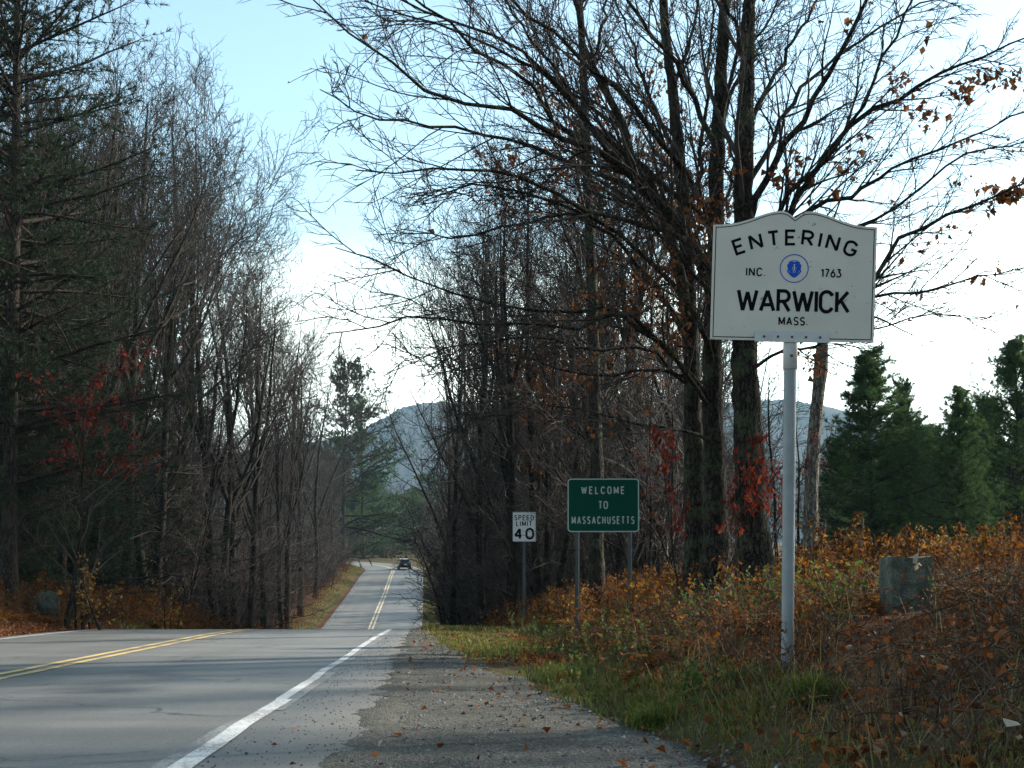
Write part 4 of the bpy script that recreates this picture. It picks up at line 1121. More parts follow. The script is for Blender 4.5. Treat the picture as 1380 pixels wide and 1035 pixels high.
for i, (px, Y, yt) in enumerate([(30, 34, 560), (62, 40, 470), (110, 38, 540), (150, 52, 480), (-20, 33, 500), (90, 55, 430), (215, 60, 600)]):
    o = set_pine(pA, px, yt, Y, 9.6, 'young dark pine in the shade under the bare trees at the left', i * 1.3, 1.15); o['group'] = 'young pines in the left woods'
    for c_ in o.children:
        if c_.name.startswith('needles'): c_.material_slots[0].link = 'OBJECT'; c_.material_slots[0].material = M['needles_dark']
# right woods
k = 0; tries = 0
while k < 56 and tries < 9000:
    tries += 1
    Y = 33 + 165 * G.random() ** 1.3
    r = 2.6 + (3.0 + 0.17 * Y if Y < 80 else 9.0) * G.random() ** 1.1
    X = float(xw(Y)) + 0.4 + r
    if pxof(X, Y) > 925: continue
    if Y < 62 and pxof(X, Y) < 650: continue
    if not ok(X, Y, 1.3 + 0.010 * Y): continue
    if Y > 85 and (r > 5.5 or G.random() < 0.5): continue
    h = G.uniform(9.5, 13.0) if Y < 85 else G.uniform(7, 10)
    pr = protos[k % 5]
    take(protos, k, X, Y, G.random() * 6.28, h / pr[1], 'bare grey-brown tree standing in the woods right of the road', 'bare trees of the right woods'); k += 1
k = 0; tries = 0
while k < 110 and tries < 12000:
    tries += 1
    Y = 31 + 140 * G.random() ** 1.5
    r = 2.0 + (4.0 + 0.15 * Y) * G.random() ** 1.4
    X = float(xw(Y)) + 0.4 + r
    if Y < 40 and r < 5.5: continue
    if Y < 58 and r < 3.2: continue
    p_ = pxof(X, Y)
    if p_ > 960: continue
    sc = G.uniform(0.8, 1.6) if Y < 45 else G.uniform(1.1, 2.3)
    take(sprotos, k, X, Y, G.random() * 6.28, sc, 'leafless shrub tangled under the trees right of the road', 'leafless shrubs of the right woods'); k += 1
# woods further off, right of the maples and beyond the bend
for k in range(34):
    Y = G.uniform(110, 210); px = G.uniform(900, 1260); X = (px - CX) / F * Y
    take(protos, k, X, Y, G.random() * 6.28, G.uniform(0.55, 0.8), 'pale bare tree in the far woods behind the maples and pines', 'far bare trees on the right', -1.0)
for k in range(38):
    Y = G.uniform(225, 330); px = G.uniform(380, 760); X = (px - CX) / F * Y
    take(protos, k, X, Y, G.random() * 6.28, G.uniform(0.75, 1.0), 'bare tree in the far woods beyond the bend of the road', 'far bare trees beyond the bend')
for k in range(20):
    Y = G.uniform(204, 222); px = G.uniform(470, 600); X = (px - CX) / F * Y
    if px < 505: Y += 8
    take(sprotos, k, X, Y, G.random() * 6.28, G.uniform(0.7, 1.2), 'leafless shrub beyond the bend of the road', 'leafless shrubs beyond the bend')
# trees that stand right of the picture and shade the bank
for i, (X, Y, s_) in enumerate([(13, 8.5, 0.85), (17, 13, 1.0), (21, 6, 1.0), (15, 3, 0.9), (26, 11, 1.0), (12.5, 12.5, .7), (17, 19.5, 1.0), (13.5, 22, 0.9), (18.5, 25, 1.0), (15.5, 15, 1.0)]):
    take(protos, i + 2, X, Y, i * 1.1, s_, 'bare tree beyond the right edge of the photo', 'trees beyond the right edge')
for i, (X, Y, s_) in enumerate([(15, 10.5, 0.9), (20, 4, 1.0)]):
    o = dup(pB, (X, Y, H1(X, Y)), i * 2.0, s_, 'pine beyond the right edge of the photo that shades the bank', 'pines beyond the right edge')

for i in range(26):                                    # woods carried on unseen behind the photographer, added to dim light on the sign
    Y = -6 - 40 * G.random(); sd = 1 if i % 2 else -1
    X = (6.5 + 16 * G.random()) if sd > 0 else float(XC(Y)) - 8 - 16 * G.random()
    if i % 3: take(protos, i, X, Y, i * 1.1, G.uniform(0.8, 1.0), 'unseen bare tree added behind the photographer', 'unseen trees behind the photographer')
    else: dup(pB, (X, Y, H1(X, Y)), i * 2.0, G.uniform(0.9, 1.2), 'unseen pine added behind the photographer', 'unseen pines behind the photographer')

# ------------------------------------------------------------------ undergrowth on the banks
def rep(dst, src, pos, rz, sc, rv=None, tilt=None):
    """copies of a small collected plant, joined"""
    v = np.concatenate(src.v); n, m_ = len(pos), len(v)
    q = np.concatenate(src.q) if src.q else None; t = np.concatenate(src.t) if src.t else None
    r0 = np.concatenate(src.r)
    c, s_ = np.cos(rz)[:, None], np.sin(rz)[:, None]
    x = (v[None, :, 0] * c - v[None, :, 1] * s_) * sc[:, None]; y = (v[None, :, 0] * s_ + v[None, :, 1] * c) * sc[:, None]; z = v[None, :, 2] * sc[:, None]
    if tilt is not None: x = x + tilt[:, 0:1] * z; y = y + tilt[:, 1:2] * z
    V = np.stack([x + pos[:, 0:1], y + pos[:, 1:2], z + pos[:, 2:3]], -1).reshape(-1, 3)
    offs = (np.arange(n) * m_)[:, None, None]
    rr = np.clip(r0[None] * 0.55 + (rng.random(n) if rv is None else rv)[:, None] * 0.5, 0, 1).ravel()
    dst.add(V, q=None if q is None else (q[None] + offs).reshape(-1, 4), t=None if t is None else (t[None] + offs).reshape(-1, 3), r=rr)

def fern_proto(seed, n=6):
    g = np.random.default_rng(seed); a = Acc()
    for i in range(n):
        az = i * 6.28 / n + 0.5 * g.random(); L_ = 0.45 + 0.3 * g.random()
        s = np.linspace(0, 1, 9); el0 = 1.15
        xy = L_ * (s * 0.75); z = L_ * (s * 1.0 - 0.85 * s ** 2)
        d = np.array([math.cos(az), math.sin(az)]); sd = np.array([-d[1], d[0], 0])
        P = np.stack([xy * d[0], xy * d[1], z], 1)
        for j in range(1, 9):
            w = 0.16 * L_ * (1.1 - s[j]) * 2.0 + 0.01
            for sg in (-1, 1):
                tip = P[j] + sg * sd * w + [0.03 * d[0], 0.03 * d[1], -0.03 * g.random()]
                a.add([P[j - 1] * 0.6 + P[j] * 0.4, P[j] , tip], t=[[0, 1, 2]], r=g.random())
    return a
def weed_proto(seed, h=0.7, n=16, size=0.07, leafy=True, spread=0.10):
    g = np.random.default_rng(seed); st, lf = Acc(), Acc()
    p = wander(g, (0, 0, -0.03), (0.15 * g.normal(), 0.15 * g.normal(), 1), h, 5, 0.12)
    tubes(st, p[None], np.linspace(0.006, 0.003, 5)[None], 3, r=[0.3])
    P2, R2 = grow(g, p[None], np.linspace(0.006, 0.003, 5)[None], 2, (0.3, 1), 0.4, 40, 3, 0.0025, 0.05, 0.1); tubes(st, P2, R2, 3)
    pts = np.concatenate([p[1:], P2.reshape(-1, 3)]); ii = g.integers(0, len(pts), n)
    leaf_quads(lf, pts[ii] + 0.02 * g.normal(size=(n, 3)), g, size, hang=0.3)
    return st, lf
def cane_proto(seed, L_=1.3):
    g = np.random.default_rng(seed); st, lf = Acc(), Acc()
    s = np.linspace(0, 1, 9); az = g.random() * 6.28
    x = L_ * 0.75 * s; z = L_ * (1.5 * s - 1.45 * s ** 2) * (0.35 + 0.3 * g.random())
    P = np.stack([x * math.cos(az), x * math.sin(az), z], 1) + 0.03 * g.normal(size=(9, 3)); P[0] = 0
    tubes(st, P[None], np.linspace(0.006, 0.003, 9)[None], 3, r=[g.random()])
    P2, R2 = grow(g, P[None], np.linspace(0.006, 0.003, 9)[None], 6, (0.15, 1), 0.3, 50, 3, 0.0025, 0.0, 0.2); tubes(st, P2, R2, 3)
    pts = P2.reshape(-1, 3); ii = g.integers(0, len(pts), 7); leaf_quads(lf, pts[ii], g, 0.05, hang=0.5)
    return st, lf

def scatter(n, ylo, yhi, emin, emax, dens=None, pw=1.7, seed=1):
    """points on the right bank: e measured from the edge line (functions of Y)"""
    g = np.random.default_rng(seed)
    Y = ylo + (yhi - ylo) * g.random(n) ** pw; lo, hi = emin(Y), emax(Y)
    E = lo + (hi - lo) * g.random(n)
    X = E + xw(Y)
    keep = np.ones(n, bool) if dens is None else g.random(n) < dens(E, Y, X)
    X, Y, E = X[keep], Y[keep], E[keep]
    return np.stack([X, Y, ground_e(E, Y)], 1)
def scatter_left(n, ylo, yhi, lmin, lmax, dens=None, pw=1.3, seed=1):
    g = np.random.default_rng(seed)
    Y = ylo + (yhi - ylo) * g.random(n) ** pw; l = lmin + (lmax - lmin) * g.random(n)
    E = LEFT_E - l; X = E + xw(Y)
    keep = np.ones(n, bool) if dens is None else g.random(n) < dens(E, Y, X)
    X, Y, E = X[keep], Y[keep], E[keep]
    return np.stack([X, Y, ground_e(E, Y)], 1)

def lowmask(q_):                                       # the brush is beaten down in front of the stone marker
    return np.where((np.abs(q_[:, 0] - q_[:, 1] * 0.317) < 0.55) & (q_[:, 1] > 7.2) & (q_[:, 1] < 10.9), 0.3, 1.0)
# grass
def blades(acc, pos, rng, h, w, r=None, lean=0.45):
    n = len(pos)
    a_ = rng.random(n) * 6.28; s = np.stack([np.cos(a_), np.sin(a_), 0 * a_], 1) * (np.broadcast_to(w, (n,)) * (0.6 + 0.8 * rng.random(n)))[:, None]
    hh = h * (0.45 + 0.9 * rng.random(n)); ln = rng.normal(size=(n, 3)) * lean; ln[:, 2] = 0
    mid = pos + np.stack([0 * hh, 0 * hh, hh * 0.6], 1) + ln * hh[:, None] * 0.3
    tip = pos + np.stack([0 * hh, 0 * hh, hh * (1 - 0.3 * np.linalg.norm(ln, axis=1))], 1) + ln * hh[:, None]
    v = np.stack([pos - s, pos + s, mid - s * 0.7, mid + s * 0.7, tip], 1).reshape(-1, 3)
    b = np.arange(n)[:, None] * 5
    acc.add(v, q=b + np.array([[0, 1, 3, 2]]), t=b + np.array([[2, 3, 4]]), r=np.repeat(rng.random(n) if r is None else r, 5))
a = Acc()
gd = lambda E, Y, X: smooth(0.36, 0.56, fbm(X * 0.8, Y * 0.6, 83)) * (0.15 + smooth(0.0, 0.25, E - eg(Y)))
p = scatter(36000, 4.8, 30, lambda Y: eg(Y) - 0.15, lambda Y: e0(Y) + 0.9, gd, 1.7, 5)
hgt = 0.04 + 0.08 * fbm(p[:, 0] * 0.9, p[:, 1] * 0.9, 84)
blades(a, p, rng, hgt, 0.004 + 0.00025 * p[:, 1], r=np.clip(fbm(p[:, 0] * 1.3, p[:, 1] * 1.3, 85) * 0.9 + 0.1 + 0.25 * rng.normal(size=len(p)), 0, 1))
p = scatter(6500, 4.4, 14, lambda Y: eg(Y) - 0.1, lambda Y: e0(Y) + 0.7, lambda E, Y, X: 0.25 + 0.75 * smooth(0.4, 0.6, fbm(X * 1.5 + 4, Y * 1.2, 88)), 1.2, 25)
blades(a, p, rng, 0.05 + 0.06 * rng.random(len(p)), 0.004, r=np.clip(0.68 + 0.25 * rng.normal(size=len(p)), 0, 1), lean=0.8)
p = scatter(1300, 5.5, 16, lambda Y: e0(Y) + 0.2, lambda Y: e0(Y) + 5, lambda E, Y, X: np.where((np.abs(X - Y * 0.317) < 0.4) & (Y > 8) & (Y < 11), 0.1, 1.0), 1.2, 26)
blades(a, p, rng, 0.18 + 0.25 * rng.random(len(p)), 0.003, r=np.clip(0.9 + 0.12 * rng.normal(size=len(p)), 0, 1), lean=0.9)
p = scatter(9000, 28, 120, lambda Y: pe(Y) + 0.25, lambda Y: pe(Y) + 2.2, None, 1.6, 6); blades(a, p, rng, 0.14, 0.016)
p = scatter_left(9000, 34, 180, 0.5, 2.4, None, 1.2, 7); blades(a, p, rng, 0.16, 0.022)
o = link('grass', a.mesh('grass', False), M['grass']); tag(o, 'short patchy grass on the verge beside the gravel', 'grass', kind='stuff')
# taller tufts that can be told apart
def tuft(label, px, py, Y, n, h, wide, rlo, rhi, seed):
    g = np.random.default_rng(seed); q = PX(px, py, Y); z = H1(q[0], q[1])
    pos = np.zeros((n, 3)); pos[:, :2] = wide * 0.35 * g.normal(size=(n, 2)); a = Acc()
    blades(a, pos, g, h, 0.005, r=rlo + (rhi - rlo) * g.random(n), lean=0.75)
    o = link('grass_tuft', a.mesh('grass_tuft', False), M['grass']); o.location = (q[0], q[1], z); tag(o, label, 'grass tuft')
tuft('dark green grass tuft right of the foot of the town sign post', 1098, 945, 7.3, 230, 0.2, 0.2, 0.0, 0.3, 1)
tuft('green grass tuft at the gravel edge below the green leafy weed', 880, 955, 8.6, 300, 0.2, 0.25, 0.0, 0.4, 2)
tuft('yellow-green grass tuft between the gravel and the green welcome sign', 760, 905, 13, 420, 0.22, 0.5, 0.2, 0.6, 3)
# green leafy weed
o = thing('leafy_weed', 'low weed with green leaves left of the foot of the town sign post', 'plant')
for i in range(9):
    st, lf = Acc(), Acc(); at_ = np.array([[0.25 * rng.normal(), 0.10 * rng.normal(), 0]])
    s1, l1 = weed_proto(900 + i, 0.22, 12, 0.06)
    rep(st, s1, at_, np.array([i * 1.0]), np.array([1.0])); rep(lf, l1, at_, np.array([i * 1.0]), np.array([1.0]))
    so = link('stem', st.mesh('stem'), M['dry_stem'], o); link('leaves', lf.mesh('leaves', False), M['leaf_green'], so)
q = PX(985, 915, 8.4); place(o, q[0], q[1])

# fallen leaves
a = Acc()
ld = lambda E, Y, X: 0.12 + 0.9 * smooth(0.42, 0.62, fbm(X * 0.7 + 9, Y * 0.5, 91)) * smooth(-0.1, 0.5, E - eg(Y))
p = scatter(19000, 3.4, 34, lambda Y: eg(Y) - 0.35, lambda Y: e0(Y) + 3.2, ld, 1.8, 8)
p2 = scatter(500, 5, 24, lambda Y: pe(Y) - 0.6, lambda Y: eg(Y), None, 1.4, 9)
p3 = scatter_left(6000, 24, 54, 0.35, 5, None, 1.0, 10)
p4 = np.concatenate([scatter_left(2500, 24, 34, 0.2, 0.9, None, 1.0, 12), scatter_left(2500, 6, 24, 0.2, 5, None, 1.0, 31)])
p5 = scatter(3000, 28, 60, lambda Y: pe(Y) + 0.1, lambda Y: pe(Y) + 1.4, None, 1.4, 13)
p6 = scatter(13000, 5, 24, lambda Y: e0(Y) - 0.7, lambda Y: e0(Y) + 1.0, lambda E, Y, X: smooth(0.45, 0.62, fbm(X * 0.9 + 31, Y * 0.6, 92)) * (0.04 + smooth(-0.1, 0.35, E - eg(Y))), 1.4, 28); p6[:, 2] += 0.02 + 0.06 * rng.random(len(p6))
pp = np.concatenate([p, p2, p3, p4, p5, p6]); pp[:, 2] += 0.012 + 0.03 * rng.random(len(pp)) ** 2
leaf_quads(a, pp, rng, 0.05, hang=0.0, normal_up=2.0)
o = link('fallen_leaves', a.mesh('fallen_leaves', False), M['fallen']); tag(o, 'reddish brown fallen leaves along both verges', 'fallen leaves', kind='stuff')

# dead ferns and brown weeds on the right bank
a = Acc(); fps = [fern_proto(s_) for s_ in (1, 2, 3)]
fd = lambda E, Y, X: smooth(0.15, 0.9, E - e0(Y)) * (0.12 + 0.9 * smooth(0.42, 0.56, fbm(X * 0.6, Y * 0.5, 95)))
p = scatter(1500, 10.5, 42, lambda Y: e0(Y) + 0.1, lambda Y: e0(Y) + 7, fd, 1.5, 14)
for i, f_ in enumerate(fps):
    s_ = p[i::3]; rep(a, f_, s_, rng.random(len(s_)) * 6.28, 0.55 + 0.5 * rng.random(len(s_)))
p = scatter_left(900, 25, 55, 0.7, 5, None, 1.0, 15); rep(a, fps[1], p, rng.random(len(p)) * 6.28, 0.7 + 0.5 * rng.random(len(p)))
o = link('dead_ferns', a.mesh('dead_ferns', False), M['fern']); tag(o, 'rust brown dead ferns covering the bank under the trees', 'ferns', kind='stuff')

ws = [weed_proto(20 + i, 0.55 + 0.08 * i, 18, 0.055) for i in range(5)]
S_, Lf = Acc(), Acc()
wd = lambda E, Y, X: smooth(-0.1, 0.7, E - e0(Y)) * (0.08 + 0.9 * smooth(0.42, 0.56, fbm(X * 0.7 + 3, Y * 0.6, 97)))
p = scatter(5000, 6.0, 42, lambda Y: e0(Y) - 0.1, lambda Y: e0(Y) + 6.5, wd, 1.5, 16)
tone = np.clip(smooth(0.35, 0.65, fbm(p[:, 0] * 0.45, p[:, 1] * 0.4, 98)) + 0.2 * rng.normal(size=len(p)), 0, 1) * smooth(6, 12, p[:, 1])
for i, (s1, l1) in enumerate(ws):
    q_ = p[i::5]; rz = rng.random(len(q_)) * 6.28; sc = (0.5 + 0.55 * rng.random(len(q_))) * np.interp(q_[:, 1], [7, 9, 12, 15], [0.45, 0.5, 0.75, 1.0]) * lowmask(q_); rep(S_, s1, q_, rz, sc); rep(Lf, l1, q_, rz, sc, tone[i::5])
p = scatter_left(1300, 25, 55, 0.7, 4.5, None, 1.0, 17); rz = rng.random(len(p)) * 6.28; sc = 0.6 + 0.5 * rng.random(len(p))
rep(S_, ws[2][0], p, rz, sc); rep(Lf, ws[2][1], p, rz, sc, 0.6 * rng.random(len(p)))
p = scatter_left(900, 60, 170, 1.6, 4, None, 1.2, 18); rz = rng.random(len(p)) * 6.28; sc = 1.0 + 0.8 * rng.random(len(p)); rep(Lf, ws[3][1], p, rz, sc)
o = link('weed_foliage', Lf.mesh('weed_foliage', False), M['leaf_orange']); tag(o, 'orange and brown withered weed leaves on the banks', 'weeds', kind='stuff')

Lg = Acc()
p = scatter(800, 10, 40, lambda Y: e0(Y) - 0.5, lambda Y: e0(Y) + 3.0, lambda E, Y, X: smooth(0.5, 0.65, fbm(X * 0.5 + 20, Y * 0.35, 99)), 1.3, 27)
rz = rng.random(len(p)) * 6.28; sc = 0.4 + 0.45 * rng.random(len(p)); rep(Lg, ws[1][1], p, rz, sc); rep(S_, ws[1][0], p, rz, sc)
o = link('weed_stems', S_.mesh('weed_stems'), M['dry_stem']); tag(o, 'thin dry stems of the weeds on the banks', 'weeds', kind='stuff')
o = link('green_weeds', Lg.mesh('green_weeds', False), M['leaf_green']); tag(o, 'patches of yellow-green weeds among the brown ferns on the right bank', 'weeds', kind='stuff')

# bramble tangle at the lower right
S_, Lf = Acc(), Acc(); cs = [cane_proto(40 + i) for i in range(6)]
bd = lambda E, Y, X: smooth(0.3, 1.2, E - e0(Y)) * smooth(1.2, 2.4, X + 0.12 * (Y - 7))
p = scatter(2000, 3.8, 15, lambda Y: e0(Y) + 0.3, lambda Y: e0(Y) + 5.5, bd, 1.3, 19)
for i, (s1, l1) in enumerate(cs):
    q_ = p[i::6]; rz = rng.random(len(q_)) * 6.28; sc = (0.4 + 0.6 * rng.random(len(q_))) * lowmask(q_); rep(S_, s1, q_, rz, sc); rep(Lf, l1, q_, rz, sc)
def msc(q_): return np.where((np.abs(q_[:, 0] - q_[:, 1] * 0.317) < 0.5) & (q_[:, 1] > 7.4) & (q_[:, 1] < 10.9), 0.35, 1.0)
p = scatter(17000, 3.8, 20, lambda Y: e0(Y) + 0.35, lambda Y: e0(Y) + 6.5, lambda E, Y, X: 0.25 + 0.75 * smooth(0.38, 0.56, fbm(X * 1.1 + 50, Y * 0.9, 105)), 1.25, 29)
hh_ = (0.16 + 0.42 * rng.random(len(p)) ** 1.4) * msc(p) * np.interp(p[:, 1], [3.8, 6, 9], [0.5, 0.8, 1.0])
Sd = Acc(); blades(Sd, p, rng, hh_, 0.0028, r=np.clip(0.45 + 0.3 * rng.normal(size=len(p)), 0, 1), lean=0.95)
o = link('dead_grass', Sd.mesh('dead_grass', False), M['dry_stem']); tag(o, 'matted dead brown grass and stalks on the bank around the sign post and marker', 'dead grass', kind='stuff')
o = link('bramble_canes', S_.mesh('bramble_canes'), M['dry_stem']); tag(o, 'dark tangle of bare bramble canes at the lower right', 'brambles', kind='stuff')
o = link('bramble_leaves', Lf.mesh('bramble_leaves', False), M['fallen']); tag(o, 'shrivelled brown leaves caught in the bramble tangle', 'brambles', kind='stuff')

# orange shrubs in front of the pines
oprotos = []
for i, (sd, mat) in enumerate([(801, 'leaf_orange'), (802, 'leaf_yellow'), (803, 'leaf_orange')]):
    st, tw, lv = shrub(sd, 1.35, 9, 6, 4, 2, leaf=700, leafsize=0.075, spread=0.45, rst=0.012)
    o = thing('autumn_shrub', 'x', 'shrub'); link('stems', st.mesh('stems'), M['dry_stem'], o); link('twigs', tw.mesh('twigs'), M['dry_stem'], o); link('leaves', lv.mesh('leaves', False), M[mat], o)
    oprotos.append([o, 1.35, False])
for k in range(34):
    Y = G.uniform(17, 32); px = G.uniform(1075, 1430); X = (px - CX) / F * Y
    take(oprotos, 1 if k % 7 == 0 else (2 if k % 2 else 0), X, Y, G.random() * 6.28, G.uniform(0.55, 0.95), 'orange-leaved shrub in the brush in front of the pines', 'orange shrubs before the pines')
for k in range(52):
    Y = G.uniform(25.5, 54); X = float(xw(Y)) + LEFT_E - G.uniform(0.8, 3.6)
    take(oprotos, 0 if k % 2 else 2, X, Y, G.random() * 6.28, G.uniform(0.55, 0.85), 'low rust-brown shrub on the bank between the left woods and the road', 'rust-brown shrubs along the left bank')
for k, (px, Y, s_) in enumerate([(745, 26, 0.7), (775, 25.5, 0.6), (835, 24, 0.55), (875, 23, 0.6), (915, 21.5, 0.55), (725, 30, 0.6), (690, 34, .5)]):
    X = (px - CX) / F * Y
    take(oprotos, k, X, Y, k * 1.0, s_, 'orange-leaved shrub on the bank around the road sign posts', 'orange shrubs around the sign posts')
# ------------------------------------------------------------------ lettering (single-stroke capitals)
def arc(cx, cy, rx, ry, a0, a1, n=12):
    return [(cx + rx * math.cos(math.radians(a0 + (a1 - a0) * i / n)), cy + ry * math.sin(math.radians(a0 + (a1 - a0) * i / n))) for i in range(n + 1)]
GL = {
 'A': (0.66, [[(0, 0), (0.33, 1), (0.66, 0)], [(0.11, 0.3), (0.55, 0.3)]]),
 'C': (0.60, [arc(0.3, 0.68, 0.3, 0.32, 20, 180, 9) + arc(0.3, 0.32, 0.3, 0.32, 180, 340, 9)]),
 'D': (0.58, [[(0, 0), (0, 1), (0.24, 1)] + arc(0.24, 0.66, 0.34, 0.34, 90, 0, 6)[1:] + arc(0.24, 0.34, 0.34, 0.34, 0, -90, 6) + [(0, 0)]]),
 'E': (0.50, [[(0.5, 0), (0, 0), (0, 1), (0.5, 1)], [(0, 0.52), (0.42, 0.52)]]),
 'G': (0.62, [arc(0.31, 0.68, 0.31, 0.32, 25, 180, 9) + arc(0.31, 0.32, 0.31, 0.32, 180, 360, 10) + [(0.62, 0.44), (0.36, 0.44)]]),
 'H': (0.58, [[(0, 0), (0, 1)], [(0.58, 0), (0.58, 1)], [(0, 0.52), (0.58, 0.52)]]),
 'I': (0.0, [[(0, 0), (0, 1)]]),
 'K': (0.58, [[(0, 0), (0, 1)], [(0.55, 1), (0, 0.36)], [(0.2, 0.57), (0.58, 0)]]),
 'L': (0.48, [[(0, 1), (0, 0), (0.48, 0)]]),
 'M': (0.74, [[(0, 0), (0, 1), (0.37, 0.12), (0.74, 1), (0.74, 0)]]),
 'N': (0.60, [[(0, 0), (0, 1), (0.60, 0), (0.60, 1)]]),
 'O': (0.62, [arc(0.31, 0.68, 0.31, 0.32, 0, 180, 10) + arc(0.31, 0.32, 0.31, 0.32, 180, 360, 10) + [(0.62, 0.68)]]),
 'P': (0.54, [[(0, 0), (0, 1), (0.28, 1)] + arc(0.28, 0.74, 0.26, 0.26, 90, -90, 10)[1:] + [(0, 0.48)]]),
 'R': (0.56, [[(0, 0), (0, 1), (0.28, 1)] + arc(0.28, 0.74, 0.26, 0.26, 90, -90, 10)[1:] + [(0, 0.48)], [(0.26, 0.48), (0.56, 0)]]),
 'S': (0.54, [arc(0.27, 0.75, 0.26, 0.25, 25, 180, 8) + arc(0.27, 0.75, 0.26, 0.25, 180, 270, 4)[1:] + arc(0.27, 0.25, 0.27, 0.25, 90, 0, 4)[1:] + arc(0.27, 0.25, 0.27, 0.25, 0, -155, 8)[1:]]),
 'T': (0.56, [[(0, 1), (0.56, 1)], [(0.28, 1), (0.28, 0)]]),
 'U': (0.58, [[(0, 1), (0, 0.3)] + arc(0.29, 0.3, 0.29, 0.3, 180, 360, 10)[1:] + [(0.58, 1)]]),
 'W': (0.92, [[(0, 1), (0.23, 0), (0.46, 0.92), (0.69, 0), (0.92, 1)]]),
 '.': (0.0, [[(0, 0), (0, 0.09)]]),
 '0': (0.60, [arc(0.3, 0.66, 0.3, 0.34, 0, 180, 10) + arc(0.3, 0.34, 0.3, 0.34, 180, 360, 10) + [(0.6, 0.66)]]),
 '1': (0.22, [[(0, 0.8), (0.22, 1), (0.22, 0)]]),
 '3': (0.50, [[(0.02, 1), (0.46, 1), (0.22, 0.6)] + arc(0.2, 0.3, 0.3, 0.3, 85, -150, 12)]),
 '4': (0.60, [[(0.44, 0), (0.44, 1), (0, 0.3), (0.60, 0.3)]]),
 '6': (0.52, [[(0.38, 1)] + arc(0.27, 0.3, 0.27, 0.34, 150, 180, 3) + arc(0.26, 0.3, 0.26, 0.3, 180, 540, 18)]),
 '7': (0.48, [[(0, 1), (0.48, 1), (0.14, 0)]]),
 ' ': (0.3, []),
}
_zc = [0]
def ribbon(acc, pts, w, tf, closed=False):
    """a stroke, cut into separate bars at sharp corners so that every bar keeps its full width"""
    p = np.array(pts, float)
    if closed: return _ribbon(acc, pts, w, tf, True)
    keep = [0] + [i for i in range(1, len(p)) if np.linalg.norm(p[i] - p[i - 1]) > 1e-6]
    p = p[keep]; d = norm(np.diff(p, axis=0)); run = [p[0]]
    for i in range(1, len(p) - 1):
        run.append(p[i])
        if float(d[i - 1] @ d[i]) < -0.2:
            _ribbon(acc, run, w, tf); run = [p[i]]
    run.append(p[-1]); _ribbon(acc, run, w, tf)

def _ribbon(acc, pts, w, tf, closed=False):
    """flat stroke of width w; tf maps (x, z) to the sign's own plane; every stroke sits a hair above the last"""
    p = np.array(pts, float)
    if closed: p = np.vstack([p, p[:1]])
    keep = [0] + [i for i in range(1, len(p)) if np.linalg.norm(p[i] - p[i - 1]) > 1e-6]
    p = p[keep]
    d = norm(np.diff(p, axis=0)); n = np.stack([-d[:, 1], d[:, 0]], 1)
    m = np.zeros_like(p)
    m[0], m[-1] = n[0], n[-1]
    for i in range(1, len(p) - 1):
        s = n[i - 1] + n[i]; L2 = np.linalg.norm(s)
        s = s / L2 if L2 > 1e-6 else n[i]
        m[i] = s / max(0.60, float(s @ n[i]))
    if closed:
        s = norm((n[0] + n[-1])[None])[0]; m[0] = m[-1] = s / max(0.42, float(s @ n[0]))
    a_, b_ = p + m * w / 2, p - m * w / 2
    V = []
    _zc[0] = (_zc[0] + 1) % 40
    dy = -0.00004 * _zc[0]
    for x, y in zip(a_, b_): V += [tf(x[0], x[1], dy), tf(y[0], y[1], dy)]
    k = len(p)
    acc.add(V, q=[[2 * i, 2 * i + 1, 2 * i + 3, 2 * i + 2] for i in range(k - 1)])

def text_w(s, h, gap):
    return sum(GL[c][0] * h for c in s) + gap * (len(s) - 1)
def put_text(acc, s, cx, z0, h, width, w, y, sx=None):
    """text centred on cx, baseline z0, cap height h, overall width"""
    glyph = sum(GL[c][0] for c in s) * h
    if sx is None: sx = 1.0
    gap = (width - glyph * sx) / max(1, len(s) - 1)
    x = cx - width / 2
    for c in s:
        for st in GL[c][1]:
            ribbon(acc, [(x + q[0] * h * sx, z0 + q[1] * h) for q in st], w, lambda a_, b_, dy: (a_, y + dy, b_))
        x += GL[c][0] * h * sx + gap

# ------------------------------------------------------------------ the white town sign
S = 8.7 / F                                           # metres per photo pixel at the sign
foot = PX(1061, 875, 8.7); fz = H1(foot[0], foot[1])
town = thing('town_line_sign', 'white town line sign with arched top reading ENTERING WARWICK on a grey post', 'sign', (foot[0], foot[1], fz))
town.rotation_euler = (0, math.radians(0.55), math.radians(-3))
zb = (875 - 461) * S + (foot[2] - fz)                  # lower edge of the board above the ground
a = Acc(); k = 10
pz_ = np.linspace(-0.5, zb - 6 * S, k); P = np.zeros((1, k, 3)); P[0, :, 2] = pz_
tubes(a, P, np.full((1, k), 8.3 * S), 18); link('post', a.mesh('post'), M['post_grey'], town)
a = Acc(); P = np.zeros((1, 4, 3)); P[0, :, 2] = [zb - 37 * S, zb - 36.5 * S, zb - 4 * S, zb + 1 * S]
tubes(a, P, np.array([[8.6, 9.6, 9.6, 9.6]]) * S, 18); sl = link('sleeve', a.mesh('sleeve'), M['bracket'], town)
a = Acc(); box(a, 0, -10.2 * S, zb - 20 * S, 3.4 * S, 2 * S, 3.4 * S); link('bolt', a.mesh('bolt', False), M['bolt'], sl)

